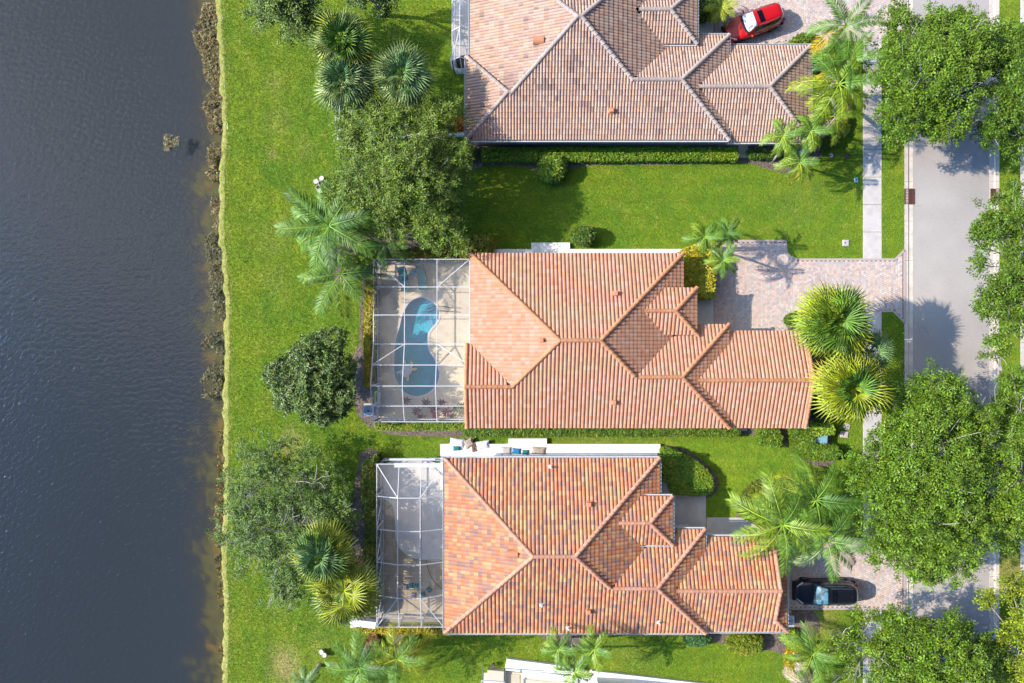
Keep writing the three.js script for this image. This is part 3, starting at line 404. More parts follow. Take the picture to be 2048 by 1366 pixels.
// ---------- pool, deck and screen cages ----------
const deckTop = 0.1;
struct(mesh('pool_deck', slab(pts(rectP(757, 526, 962, 842)), 0, deckTop, [poolPoly.slice().reverse()], 0.0), M.deck), 'cream pool deck under the screen cage of the middle house');
{
  const pool = thing('swimming_pool', 'kidney shaped blue swimming pool inside the screen cage', 'swimming pool');
  const floorY = (z) => lerp(-0.5, -0.72, sstep(Z(650), Z(740), z)), n = poolPoly.length, pos = [], idx = [], blue = new THREE.MeshStandardMaterial({ map: grainTex([0.03, 0.37, 0.47], 0.1, 3, 0.07), roughness: 0.7, side: THREE.DoubleSide });
  poolPoly.forEach(([x, z]) => pos.push(x, deckTop + 0.02, z, x, floorY(z), z)); for (let i = 0; i < n; i++) { const a = 2 * i, b = 2 * ((i + 1) % n); idx.push(a, b, a + 1, b, b + 1, a + 1); }
  mesh('pool_wall', geoOf(pos, idx), std(0.025, 0.38, 0.52, 0.7), pool);
  const fg = sheet(poolPoly, 0), fp = fg.attributes.position; for (let i = 0; i < fp.count; i++) fp.setY(i, floorY(fp.getZ(i))); fg.computeVertexNormals(); mesh('pool_floor', fg, blue, pool);
  const c = [X(870), Z(629)];                                        // curved entry steps
  [[0.95, -0.42], [0.68, -0.3], [0.4, -0.18]].forEach(([r, y]) => { const p = []; for (let k = 0; k <= 20; k++) { const a = Math.PI * (0.5 + 1.0 * k / 20) - 0.25; let x = c[0] + 0.25 + r * 1.15 * Math.cos(a), z = c[1] + r * 1.3 * Math.sin(a); p.push([x, z]); } mesh('step', slab(p.filter(([x, z]) => inPoly(x, z, poolPoly) || x > c[0] - 0.1).map(([x, z]) => (inPoly(x, z, poolPoly) ? [x, z] : [Math.min(x, c[0] + 0.1), z])), -1.4, y), std(0.1, 0.36, 0.47, 0.7), pool); });
  const rim = poolPoly.map(([x, z], i) => { const [ax, az] = poolPoly[(i + n - 1) % n], [bx, bz] = poolPoly[(i + 1) % n], l = Math.hypot(bx - ax, bz - az); return [x + (bz - az) / l * 0.16, z - (bx - ax) / l * 0.16]; });
  mesh('coping', slab(rim, deckTop - 0.02, deckTop + 0.03, [poolPoly.slice().reverse()]), std(0.6, 0.56, 0.5, 0.8), pool);
  const wpos = sheet(poolPoly, -0.02); mesh('water', wpos, new THREE.MeshPhysicalMaterial({ color: C(0.82, 0.97, 1), roughness: 0.04, transmission: 1, thickness: 0, ior: 1.33, side: THREE.DoubleSide, bumpMap: tex(128, 128, [3, 3], (u, v) => { const h = 0.5 * noise(u * 9, v * 9, 9) + 0.5 * noise(u * 21, v * 21, 21); return [h, h, h]; }, false), bumpScale: 0.015 }), pool);
  const hr = thing('pool_handrail', 'dark double handrail at the steps of the pool', 'handrail', [X(874), deckTop, Z(617)], -0.1);
  for (const s of [-1, 1]) mesh('rail', tube([V(-0.75, -0.5, s * 0.14 + 0.2), V(-0.5, 0.3, s * 0.14 + 0.15), V(0.05, 0.82, s * 0.14), V(0.62, 0.84, s * 0.16), V(0.9, 0.6, s * 0.16), V(0.92, 0, s * 0.16)], 0.028, 0.028, 7, 26), std(0.05, 0.045, 0.04, 0.3, { metalness: 0.6 }), hr);
  const fl = thing('pool_float', 'turtle shaped pale iridescent pool float with yellow flippers', 'pool float', [X(813, -0.02), 0.03, Z(741, -0.02)], -0.6), pale = std(0.5, 0.55, 0.62, 0.35), gold = std(0.6, 0.5, 0.2, 0.4), aqua = std(0.25, 0.6, 0.62, 0.35);
  const blob = (rx, ry, rz, x, y, z, ry0 = 0) => new THREE.SphereGeometry(1, 20, 12).scale(rx, ry, rz).rotateY(ry0).translate(x, y, z);
  mesh('ring', new THREE.TorusGeometry(0.36, 0.11, 10, 28).rotateX(Math.PI / 2).scale(0.85, 1, 1.2), pale, fl); mesh('shell', blob(0.3, 0.07, 0.4, 0, 0.02, 0), pale, fl); mesh('head', blob(0.14, 0.1, 0.18, 0, 0.05, -0.66), gold, fl);
  for (const [x, z, a, m] of [[-0.42, -0.4, 0.7, aqua], [0.42, -0.4, -0.7, gold], [-0.4, 0.42, -0.6, aqua], [0.4, 0.42, 0.6, gold]]) mesh('flipper', blob(0.11, 0.07, 0.27, x, 0, z, a), m, fl);
}
function cage(label, cols, rows, hAt, zAt, xAt, opts) {
  // roof nodes from columns (x) and rows (z); walls down to the deck on the given sides
  const g = thing('pool_cage', label, 'screen enclosure'), N = rows.map((_, j) => cols.map((_, i) => V(xAt(i, j), hAt(i, j), zAt(i, j)))), base = opts.base ?? 0.1;
  const bar = (a, b, w = 0.055, h = 0.075, name = 'beam') => mesh(name, beam(a, b, w, h), M.white, g);
  const nI = cols.length, nJ = rows.length;
  for (let j = 0; j < nJ; j++) for (let i = 0; i + 1 < nI; i++) bar(N[j][i], N[j][i + 1]);
  for (let i = 0; i < nI; i++) for (let j = 0; j + 1 < nJ; j++) bar(N[j][i], N[j + 1][i], 0.052, 0.07);
  for (const [a, b, c, d] of opts.braces || []) bar(N[b][a], N[d][c], 0.055, 0.06, 'brace');
  const pane = (...p) => mesh('screen_panel', quad(...p), M.screen, g), low = (p, y = base) => V(p.x, y, p.z);
  for (let j = 0; j + 1 < nJ; j++) for (let i = 0; i + 1 < nI; i++) { const p = [N[j][i], N[j][i + 1], N[j + 1][i + 1], N[j + 1][i]].map((q) => q.clone().setY(q.y + 0.02)); pane(...p); }
  const wall = (line) => { line.forEach((p, k) => { mesh('post', beam(low(p), p, 0.075, 0.075), M.white, g); if (!k) return; const q = line[k - 1]; bar(low(q, base + 0.03), low(p, base + 0.03), 0.06, 0.06, 'rail'); bar(low(q, 0.95), low(p, 0.95), 0.06, 0.06, 'rail'); pane(low(q), low(p), p, q); }); };
  wall(N.map((r) => r[0])); wall(N[0]); wall(N[nJ - 1].slice().reverse());
  for (const [i, j, k, l] of opts.wallBraces || []) bar(N[j][i], low(N[l][k]), 0.05, 0.05, 'brace');
  return { g, N };
}
{
  const cx = [747, 809, 874, 939], ry = [518.5, 574, 630, 688, 730, 772, 812, 843.5], hh = [2.55, 2.55, 2.55, 2.55, 3.1, 3.6, 3.1, 2.55];
  const k = cage('white framed screen cage over the blue pool of the middle house', cx, ry, (i, j) => hh[j], (i, j) => Z(ry[j], hh[j]), (i) => X(cx[i], 2.55), { braces: [[0, 0, 1, 1], [3, 0, 2, 1], [0, 4, 1, 3], [2, 3, 3, 4]], wallBraces: [[0, 0, 0, 1], [0, 7, 0, 6]] });
  const door = thing('screen_door', 'white screen door in the left wall of the middle pool cage', 'screen door', [X(747, 2.55) + 0.02, 0.1, Z(792)]);
  mesh('frame', join([box(0.05, 2.05, 0.07, 0, 1.02, -0.45), box(0.05, 2.05, 0.07, 0, 1.02, 0.45), box(0.05, 0.08, 0.9, 0, 2.02, 0), box(0.05, 0.12, 0.9, 0, 0.9, 0), box(0.05, 0.15, 0.9, 0, 0.1, 0)]), M.white, door); mesh('handle', box(0.12, 0.12, 0.04, -0.04, 1, 0.34), M.metal, door);
  struct(mesh('planter_kerb', slab(pts(rectP(764, 838, 940, 842)), 0.1, 0.22), M.whiteWall), 'low white planter edge at the south end of the pool deck');
}
{
  const cx = [753.5, 796, 841, 887.7], ry = [928, 992, 1058, 1124, 1190, 1254], hi = (j) => (j === 0 || j === 5 ? 2.55 : 3.2), h = (i, j) => (i === 0 || i === 3 ? 2.55 : hi(j));
  cage('white framed domed screen cage beside the lower house', cx, ry, h, (i, j) => Z(ry[j], 2.55), (i) => X(cx[i], 2.55 + (i === 1 || i === 2 ? 0.5 : 0)), { braces: [[0, 5, 1, 4], [3, 5, 2, 4], [0, 0, 1, 1], [3, 0, 2, 1]], wallBraces: [[0, 5, 0, 4], [0, 3, 0, 2], [0, 2, 0, 1], [0, 4, 0, 3]] });
  const g = thing('canopy_beam', 'wide white aluminium gutter across the north end of the lower pool cage', 'gutter'); mesh('channel', slab(pts(rectP(789, 926, 888, 935), 2.7), 2.62, 2.74, [], 0.02), M.white, g); mesh('panel', slab(pts(rectP(779, 917, 870, 921), 2.4), 2.3, 2.4), M.white, g);
  const T = tex(256, 256, [2.4, 2.4], (u, v, x, y) => { const q = 0.9 + 0.16 * (noise(u * 24, v * 24, 24) - 0.5) + 0.1 * (hash(x, y) - 0.5); return [0.47 * q, 0.39 * q, 0.28 * q]; });
  const tg = new THREE.Group(); tg.name = numbered('patio'); scene.add(tg); struct(tg, 'tan tiled patio under the lower screen cage');
  mesh('grout_bed', slab(pts(rectP(757, 930, 905, 1243)), 0, 0.088), std(0.3, 0.25, 0.19, 1), tg); const tm = [0.9, 1, 1.08].map((q) => new THREE.MeshStandardMaterial({ map: T, color: C(q, q, q), roughness: 0.8 })), tile = box(0.545, 0.03, 0.545), x0 = X(757), x1 = X(905), z0 = Z(930), z1 = Z(1243);
  for (let x = x0 + 0.28; x < x1 - 0.2; x += 0.56) for (let z = z0 + 0.28; z < z1 - 0.2; z += 0.56) { const m = mesh('tile', tile, pick(tm), tg); m.position.set(x, 0.088 + rnd() * 0.004, z); }
  const cover = smooth([[758, 931], [888, 931], [888, 1030], [888, 1119], [845, 1119], [826, 1116], [806, 1104], [793, 1084], [790, 1050], [788, 1020], [778, 1003], [758, 997]], 3);
  struct(mesh('pool_cover', slab(pts(cover, 0.14), 0.1, 0.15, [], 0.012), new THREE.MeshStandardMaterial({ map: grainTex([0.62, 0.6, 0.57], 0.05, 3, 0.09), roughness: 0.7 })), 'pale grey covered pool with a curved edge in the lower screen cage');
  struct(mesh('pool_edge', tube(pts([[757, 997], [778, 1003], [788, 1020], [790, 1050], [793, 1084], [806, 1104], [826, 1116], [845, 1119], [886, 1119]], 0.15).map(([x, z]) => V(x, 0.15, z)), 0.045, 0.045, 6, 60), std(0.36, 0.48, 0.36, 0.5)), 'pale green rim along the curved edge of the covered pool');
  struct(mesh('drain_channel', slab(pts(rectP(840, 995, 842.5, 1119), 0.16), 0.1, 0.162), std(0.16, 0.15, 0.14, 0.9)), 'dark joint line across the pale pool cover');
  tag(mesh('garden_hose', tube([V(X(853), 0.13, Z(1119)), V(X(857), 0.13, Z(1138)), V(X(864), 0.13, Z(1155)), V(X(874), 0.13, Z(1168)), V(X(886), 0.13, Z(1177))], 0.025, 0.025, 6, 30), std(0.09, 0.05, 0.03, 0.6)), 'dark hose curving over the patio tiles by the house wall', 'garden hose');
  const teal = std(0.015, 0.16, 0.16, 0.85), grey = std(0.2, 0.19, 0.22, 0.85), cush = [[810.5, 1173.7, 0.05, grey, 'grey seat cushion farthest left in the cluster on the tiled patio'], [821.8, 1170.5, 0, teal, 'teal cushion just right of the left grey one on the patio'], [833, 1171.8, -0.06, teal, 'teal cushion third from the left in the patio cluster'], [858.4, 1179, 0.65, teal, 'dark teal cushion turned diamond-wise on the patio'], [827, 1190, -0.06, grey, 'lower grey seat cushion alone in front of the patio cluster'], [846.8, 1189, 0.2, teal, 'teal cushion beside the lower grey one on the patio']];
  for (const [x, y, a, m, l] of cush) pillow(x, y, 0.15, 0.33, 0.4, a, m, l, 'cushions spread on the patio');
}
function pillow(px, py, y, w, d, turn, mat, label, group, category = 'cushion', puff = 0.06) {
  const g = thing(category === 'cushion' ? 'cushion' : 'cloth', label, category, [X(px, y), y, Z(py, y)], turn, group), n = 12, pos = [], idx = [], uv = [], ph = rnd() * 9;
  for (let s = 0; s < 2; s++) for (let j = 0; j <= n; j++) for (let i = 0; i <= n; i++) { const u = i / n * 2 - 1, v = j / n * 2 - 1, e = Math.pow(Math.max(0, (1 - u ** 4) * (1 - v ** 4)), 0.5), wob = 1 + 0.05 * Math.sin(3 * v + ph) ; pos.push(u * w / 2 * (wob - 0.09 * (1 - v * v)), s ? (category === 'cushion' ? 0 : 0.004) : 0.02 + puff * e + (category === 'cushion' ? 0 : 0.022 * Math.sin(u * 7 + v * 3 + ph) * e), v * d / 2 * (1 - 0.09 * (1 - u * u) + 0.05 * Math.sin(3 * u + ph * 2))); uv.push(u * w / 2, v * d / 2); }
  const q = (n + 1) * (n + 1); for (let s = 0; s < 2; s++) for (let j = 0; j < n; j++) for (let i = 0; i < n; i++) { const a = s * q + j * (n + 1) + i; idx.push(a, a + n + 1, a + 1, a + 1, a + n + 1, a + n + 2); }
  const geo = geoOf(pos, idx); geo.setAttribute('uv', new THREE.Float32BufferAttribute(uv, 2));
  mesh(category === 'cushion' ? 'cover' : 'sheet', geo, mat, g); if (category === 'cushion') mesh('piping', tube([V(-w / 2, 0.02, -d / 2), V(0, 0.02, -d / 2 * 0.9), V(w / 2, 0.02, -d / 2), V(w / 2 * 0.9, 0.02, 0), V(w / 2, 0.02, d / 2), V(0, 0.02, d / 2 * 0.9), V(-w / 2, 0.02, d / 2), V(-w / 2 * 0.9, 0.02, 0), V(-w / 2, 0.02, -d / 2)], 0.012, 0.012, 5, 40), mat, g);
  return g;
}
{ // things drying on the white ledge
  const fabric = (a, b, thr, f = 14) => new THREE.MeshStandardMaterial({ map: tex(128, 128, [1, 1], (u, v, x, y) => { const n = noise(u * f, v * f, f) * 0.7 + noise(u * 31, v * 31, 31) * 0.3, t = sstep(thr, thr + 0.1, n); return a.map((c, i) => lerp(c, b[i], t)); }), roughness: 0.95, side: THREE.DoubleSide });
  const floral = fabric([0.68, 0.72, 0.8], [0.3, 0.38, 0.6], 0.62), greyW = fabric([0.5, 0.47, 0.46], [0.36, 0.32, 0.33], 0.56, 24), beige = fabric([0.4, 0.34, 0.28], [0.22, 0.17, 0.13], 0.58, 22), brown = fabric([0.12, 0.07, 0.05], [0.3, 0.22, 0.17], 0.62, 26), teal = std(0.01, 0.17, 0.16, 0.9), blue = std(0.015, 0.2, 0.4, 0.9), G = 'cushions and cloths drying on the white ledge', y = 0.3;
  const put = (px, py, w, d, a, m, l, c = 'cushion', puff, up = 0) => pillow(px, py, y + up, w / S, d / S, a, m, l, G, c, puff);
  put(914, 886, 29, 18, -0.12, floral, 'white pillow with pale blue print, leftmost at the ledge edge', 'cushion', 0.12); put(913.5, 896.5, 14, 8.5, 0.06, teal, 'small green cushion in front of the blue printed pillow', 'cushion', 0.09, 0.1);
  put(938, 886, 19, 17, 0.5, beige, 'speckled beige pillow standing askew on the ledge', 'cushion', 0.12); put(948.5, 894, 10, 20, 0.12, brown, 'narrow dark brown cloth between two pale pillows', 'cloth', 0.03, 0.02);
  put(965, 890, 27, 16, 0.15, floral, 'white pillow with faint blue print right of the brown cloth', 'cushion', 0.12); put(1012, 901, 21, 15.5, -0.02, greyW, 'grey white wrinkled pillow left of the blue cushion', 'cushion', 0.1);
  put(1033, 901.5, 17, 10, -0.1, blue, 'bright blue rectangular cushion on the ledge', 'cushion', 0.09); put(1051, 904.5, 13, 9, -0.04, teal, 'small dark green cushion right of the blue one', 'cushion', 0.09);
  put(1078, 901, 28, 14.5, -0.05, beige, 'large beige crumpled pillow at the right end of the row', 'cushion', 0.11);
}
// loungers and side table
function lounger(px, py, turn, label) {
  const g = thing('sun_lounger', label, 'sun lounger', [X(px), deckTop, Z(py)], turn, 'teal sun loungers by the pool'), fr = M.dark, teal = std(0.006, 0.19, 0.22, 0.85);
  for (const s of [-1, 1]) { mesh('side_rail', tube([V(s * 0.31, 0.34, 0.95), V(s * 0.31, 0.34, -0.2), V(s * 0.31, 0.42, -0.35), V(s * 0.31, 0.75, -0.88)], 0.022, 0.022, 6, 14), fr, g); for (const z of [0.75, -0.3]) mesh('leg', beam(V(s * 0.31, 0.34, z), V(s * 0.31, 0, z + 0.05), 0.04, 0.04), fr, g); mesh('armrest', tube([V(s * 0.34, 0.36, 0.1), V(s * 0.36, 0.54, 0), V(s * 0.36, 0.54, -0.35)], 0.022, 0.022, 6, 8), fr, g); }
  const sling = (pp, name) => { const pos = [], idx = []; pp.forEach(([y, z], i) => { for (let k = 0; k <= 6; k++) { const u = k / 3 - 1; pos.push(u * 0.295, y - 0.03 * (1 - u * u), z); if (i && k) { const a = i * 7 + k; idx.push(a, a - 1, a - 7, a - 1, a - 8, a - 7); } } }); mesh(name, geoOf(pos, idx), teal, g); };
  sling([[0.35, 0.94], [0.34, 0.5], [0.34, 0.1], [0.36, -0.24]], 'seat'); sling([[0.37, -0.25], [0.5, -0.5], [0.74, -0.87]], 'backrest'); mesh('headrest', rbox(0.5, 0.07, 0.2, 0.03, 0, 0.7, -0.76), teal, g);
}
lounger(809, 558, 0.17, 'teal sling lounger at the cage corner, left of the round table'); lounger(845, 555.5, 0.13, 'teal sling lounger right of the round side table');
{ const g = thing('side_table', 'small round teal side table between the two loungers', 'side table', [X(827), deckTop, Z(547)]); const t = std(0.012, 0.15, 0.27, 0.6); mesh('top', cyl(0.22, 0.22, 0.03, 0, 0.45, 0, 24), t, g); for (let k = 0; k < 3; k++) mesh('leg', beam(V(0.06 * Math.cos(k * 2.1), 0.44, 0.06 * Math.sin(k * 2.1)), V(0.2 * Math.cos(k * 2.1), 0, 0.2 * Math.sin(k * 2.1)), 0.025, 0.025), M.dark, g); }
// narrow cage and patio of the top house
{
  const cx = [904, 919.5, 938], ry = [-50, 4, 61, 120], h = (i) => [2.5, 3.1, 2.6][i];
  cage('white framed narrow screen cage at the left side of the top house', cx, ry, (i) => h(i), (i, j) => Z(ry[j], 2.55), (i) => X([904, 919.5, 938][i], h(i)), { braces: [[1, 2, 0, 3], [1, 2, 2, 3]], base: 0.05 });
  struct(mesh('patio', slab(pts([[905, -60], [945, -60], [945, 146], [918, 147], [907, 138], [904, 120]]), 0, 0.08, [], 0.01), std(0.4, 0.42, 0.45, 0.8)), 'grey patio slab with rounded corner beside the top house');
  const g = thing('grill', 'dark covered grill at the patio corner of the top house', 'grill', [X(926), 0.08, Z(131)], 0.2); mesh('cover', rbox(0.95, 0.95, 0.6, 0.12, 0, 0.5, 0), std(0.015, 0.016, 0.02, 0.8), g); mesh('lid', new THREE.CylinderGeometry(0.3, 0.3, 0.9, 14, 1, false, -Math.PI / 2, Math.PI).rotateZ(Math.PI / 2).rotateX(-Math.PI / 2).translate(0, 0.95, 0), std(0.02, 0.022, 0.028, 0.7), g);
  const wl = thing('patio_wall', 'low white wall curving round the patio corner of the top house', 'wall'); mesh('course', join([beam(V(X(904), 0.28, Z(122)), V(X(906), 0.28, Z(138)), 0.12, 0.5), beam(V(X(906), 0.28, Z(138)), V(X(917), 0.28, Z(147)), 0.12, 0.5), beam(V(X(917), 0.28, Z(147)), V(X(942), 0.28, Z(147)), 0.12, 0.5)]), M.whiteWall, wl); mesh('coping', join([beam(V(X(904), 0.56, Z(122)), V(X(906), 0.56, Z(138)), 0.2, 0.05), beam(V(X(906), 0.562, Z(138)), V(X(917), 0.562, Z(147)), 0.2, 0.05), beam(V(X(917), 0.564, Z(147)), V(X(942), 0.564, Z(147)), 0.2, 0.05)]), M.white, wl);
}
// garden fence and wall under the oak
{
  const g = thing('garden_fence', 'white picket fence behind the fan palms, left of the top house', 'fence'), a = V(X(676), 0, Z(150)), b = V(X(679), 0, Z(279));
  for (const y of [0.25, 1.1]) for (const o of [0, 0.32]) mesh('rail', beam(V(a.x + o, y, a.z), V(b.x + o, y, b.z), 0.05, 0.06), M.white, g);
  for (let k = 0; k <= 28; k++) { const p = a.clone().lerp(b, k / 28); mesh('picket', box(0.035, 1.2, 0.035, p.x, 0.62, p.z), M.white, g); } for (const k of [0, 0.5, 1]) { const p = a.clone().lerp(b, k); mesh('post', box(0.1, 1.3, 0.1, p.x, 0.65, p.z), M.white, g); }
  const w = thing('garden_wall', 'low white wall from the fence corner to the top house', 'wall'); mesh('course', beam(V(X(678), 0.3, Z(281)), V(X(932), 0.3, Z(272)), 0.16, 0.6), M.whiteWall, w); mesh('coping', beam(V(X(678), 0.62, Z(281)), V(X(932), 0.62, Z(272)), 0.26, 0.05), M.white, w);
  const s = thing('garden_wall', 'short white curved wall sticking out left of the lower pool cage', 'wall'); const p = [V(X(705), 0, Z(1241)), V(X(720), 0, Z(1239)), V(X(755), 0, Z(1243))]; for (let k = 0; k < 2; k++) { mesh('course', beam(p[k].clone().setY(0.35), p[k + 1].clone().setY(0.35), 0.38, 0.7), M.whiteWall, s); mesh('coping', beam(p[k].clone().setY(0.72 + 0.003 * k), p[k + 1].clone().setY(0.72 + 0.003 * k), 0.5, 0.05), M.whiteWall, s); }
}
// air conditioners, boxes, lids
function aircon(px, py, label, turn = 0) {
  const g = thing('air_conditioner', label, 'air conditioner', [X(px, 0.8), 0, Z(py, 0.8)], turn, 'outdoor air conditioner units'), c = std(0.5, 0.55, 0.6, 0.6);
  mesh('pad', box(1.0, 0.1, 1.0, 0, 0.05, 0), M.concrete, g); mesh('case', rbox(0.8, 0.7, 0.8, 0.06, 0, 0.46, 0), std(0.3, 0.33, 0.36, 0.7), g); mesh('top_panel', new THREE.ExtrudeGeometry((() => { const s = shapeOf([[-0.42, -0.42], [0.42, -0.42], [0.42, 0.42], [-0.42, 0.42]]); s.holes.push(new THREE.Path().absarc(0, 0, 0.33, 0, 6.2832)); return s; })(), { depth: 0.05, bevelEnabled: false, curveSegments: 20 }).rotateX(-Math.PI / 2).translate(0, 0.81, 0), c, g);
  mesh('well', cyl(0.33, 0.33, 0.02, 0, 0.82, 0, 20), M.black, g); mesh('hub', cyl(0.08, 0.08, 0.05, 0, 0.84, 0), std(0.08, 0.1, 0.12, 0.5), g); for (let k = 0; k < 4; k++) mesh('fan_blade', box(0.3, 0.015, 0.11, 0.17, 0.835, 0).rotateX(0.2).rotateY(k * 1.571 + 0.4), std(0.05, 0.07, 0.09, 0.5), g);
  for (let r = 1; r < 5; r++) mesh('guard_ring', new THREE.TorusGeometry(0.07 * r + 0.03, 0.007, 4, 22).rotateX(Math.PI / 2).translate(0, 0.866, 0), M.dark, g);
}
aircon(737, 822, 'grey air conditioner at the left corner of the middle pool cage'); aircon(1613, 293, 'grey air conditioner under the small palms of the top house'); aircon(1606, 859, 'white air conditioner half under the middle garage eave'); aircon(1577, 1242, 'pale blue grey air conditioner at the lower garage corner');
{
  const g = thing('utility_box', 'pale blue ground mounted utility box framed by a clipped hedge', 'utility box', [X(1641, 0.8), 0, Z(881, 0.8)], -0.05), b = std(0.13, 0.3, 0.38, 0.6);
  mesh('base', box(1.05, 0.1, 1.0, 0, 0.05, 0), M.concrete, g); mesh('case', rbox(0.9, 0.7, 0.88, 0.03, 0, 0.44, 0), b, g); mesh('lid', rbox(0.52, 0.06, 0.96, 0.02, -0.22, 0.81, 0), std(0.2, 0.4, 0.48, 0.5), g); mesh('lid', rbox(0.46, 0.06, 0.96, 0.02, 0.28, 0.815, 0), std(0.2, 0.4, 0.48, 0.5), g); mesh('handle', box(0.06, 0.03, 0.2, 0.1, 0.85, 0.2), M.metal, g);
  const lid = (px, py, w, d, mat, label, round, turn = 0, ringMat) => { const t = thing('access_cover', label, 'access cover', [X(px), 0, Z(py)], turn); if (round) { mesh('frame', cyl(w / 2 + 0.05, w / 2 + 0.08, 0.07, 0, 0.03, 0, 22), ringMat || M.concrete, t); mesh('lid', cyl(w / 2, w / 2, 0.03, 0, 0.07, 0, 22), mat, t); } else { mesh('frame', rbox(w + 0.1, 0.08, d + 0.1, 0.02, 0, 0.03, 0), ringMat || M.concrete, t); mesh('lid', rbox(w, 0.04, d, 0.012, 0, 0.07, 0), mat, t); } mesh('knob', cyl(0.05, 0.05, 0.025, round ? 0.05 : -w * 0.2, 0.1, 0, 8), M.dark, t); };
  const pale = std(0.5, 0.44, 0.38, 0.9), brown = std(0.12, 0.08, 0.06, 0.9);
  lid(1691, 486, 0.38, 0.38, std(0.48, 0.44, 0.46, 0.9), 'square grey access cover in the lawn above the middle drive', false); lid(1688, 869, 0.5, 0.36, pale, 'rectangular tan access cover with a dark hole, beside the utility box', false, -0.08); lid(1693, 853, 0.4, 0.4, pale, 'round tan access cover above the rectangular one', true); lid(1694, 312, 0.3, 0.3, brown, 'round brown access cover in the shaded lawn', true, 0, brown); lid(1662, 311, 0.24, 0.3, std(0.62, 0.64, 0.62, 0.7), 'white lid set in brown soil beside the small palms', false, 0.5, brown); lid(1712, 360, 0.2, 0.3, std(0.2, 0.5, 0.62, 0.5), 'small bright blue meter lid beside the sidewalk', false, 0.1, std(0.4, 0.55, 0.6, 0.6));
  const spots = (list, label) => { const [cx, cy] = list[0], t = thing('garden_light', label, 'garden lights', [X(cx), 0, Z(cy)]); list.forEach(([x, y, dark]) => { const a = X(x) - X(cx), b = Z(y) - Z(cy); mesh('lamp_can', join([new THREE.CylinderGeometry(0.17, 0.13, 0.3, 14, 1, true).translate(a, 0.22, b), cyl(0.15, 0.15, 0.03, a, dark ? 0.12 : 0.36, b, 14), new THREE.TorusGeometry(0.165, 0.022, 6, 16).rotateX(Math.PI / 2).translate(a, 0.37, b)]), std(0.66, 0.6, 0.54, 0.7), t); if (dark) mesh('lens', cyl(0.12, 0.12, 0.02, a, 0.3, b, 14), M.dark, t); }); mesh('stake', cyl(0.04, 0.04, 0.2, X(list[list.length >> 1][0]) - X(cx), 0.05, Z(list[list.length >> 1][1]) - Z(cy), 8), M.dark, t); };
  spots([[645.7, 358.5], [634.5, 365], [643.7, 368.4, 1], [639, 377, 1], [643, 383]], 'cluster of five cream garden light cans on the lawn by the queen palm'); spots([[645, 1300], [651, 1306]], 'pair of white garden light cans on the lawn at the bottom');
  const rock = (px, py, r, label, c) => { const geo = new THREE.IcosahedronGeometry(r, 2), p = geo.attributes.position; for (let i = 0; i < p.count; i++) { const k = 1 + 0.35 * (noise(p.getX(i) * 3 / r + px, p.getZ(i) * 3 / r + p.getY(i) * 2 / r) - 0.5); p.setXYZ(i, p.getX(i) * k, p.getY(i) * k * 0.6, p.getZ(i) * k * 0.8); } geo.computeVertexNormals(); const m = tag(mesh('rock', geo, std(...c, 0.95)), label, 'rock'); m.position.set(X(px), r * 0.3, Z(py)); };
  rock(1488, 990, 0.2, 'orange pink rock on the edge of the palm island', [0.5, 0.33, 0.24]); rock(1511, 968, 0.2, 'mauve grey rock at the top of the palm island', [0.36, 0.27, 0.29]); rock(1481, 1010, 0.22, 'brown grey rock below the orange one', [0.3, 0.22, 0.19]);
}
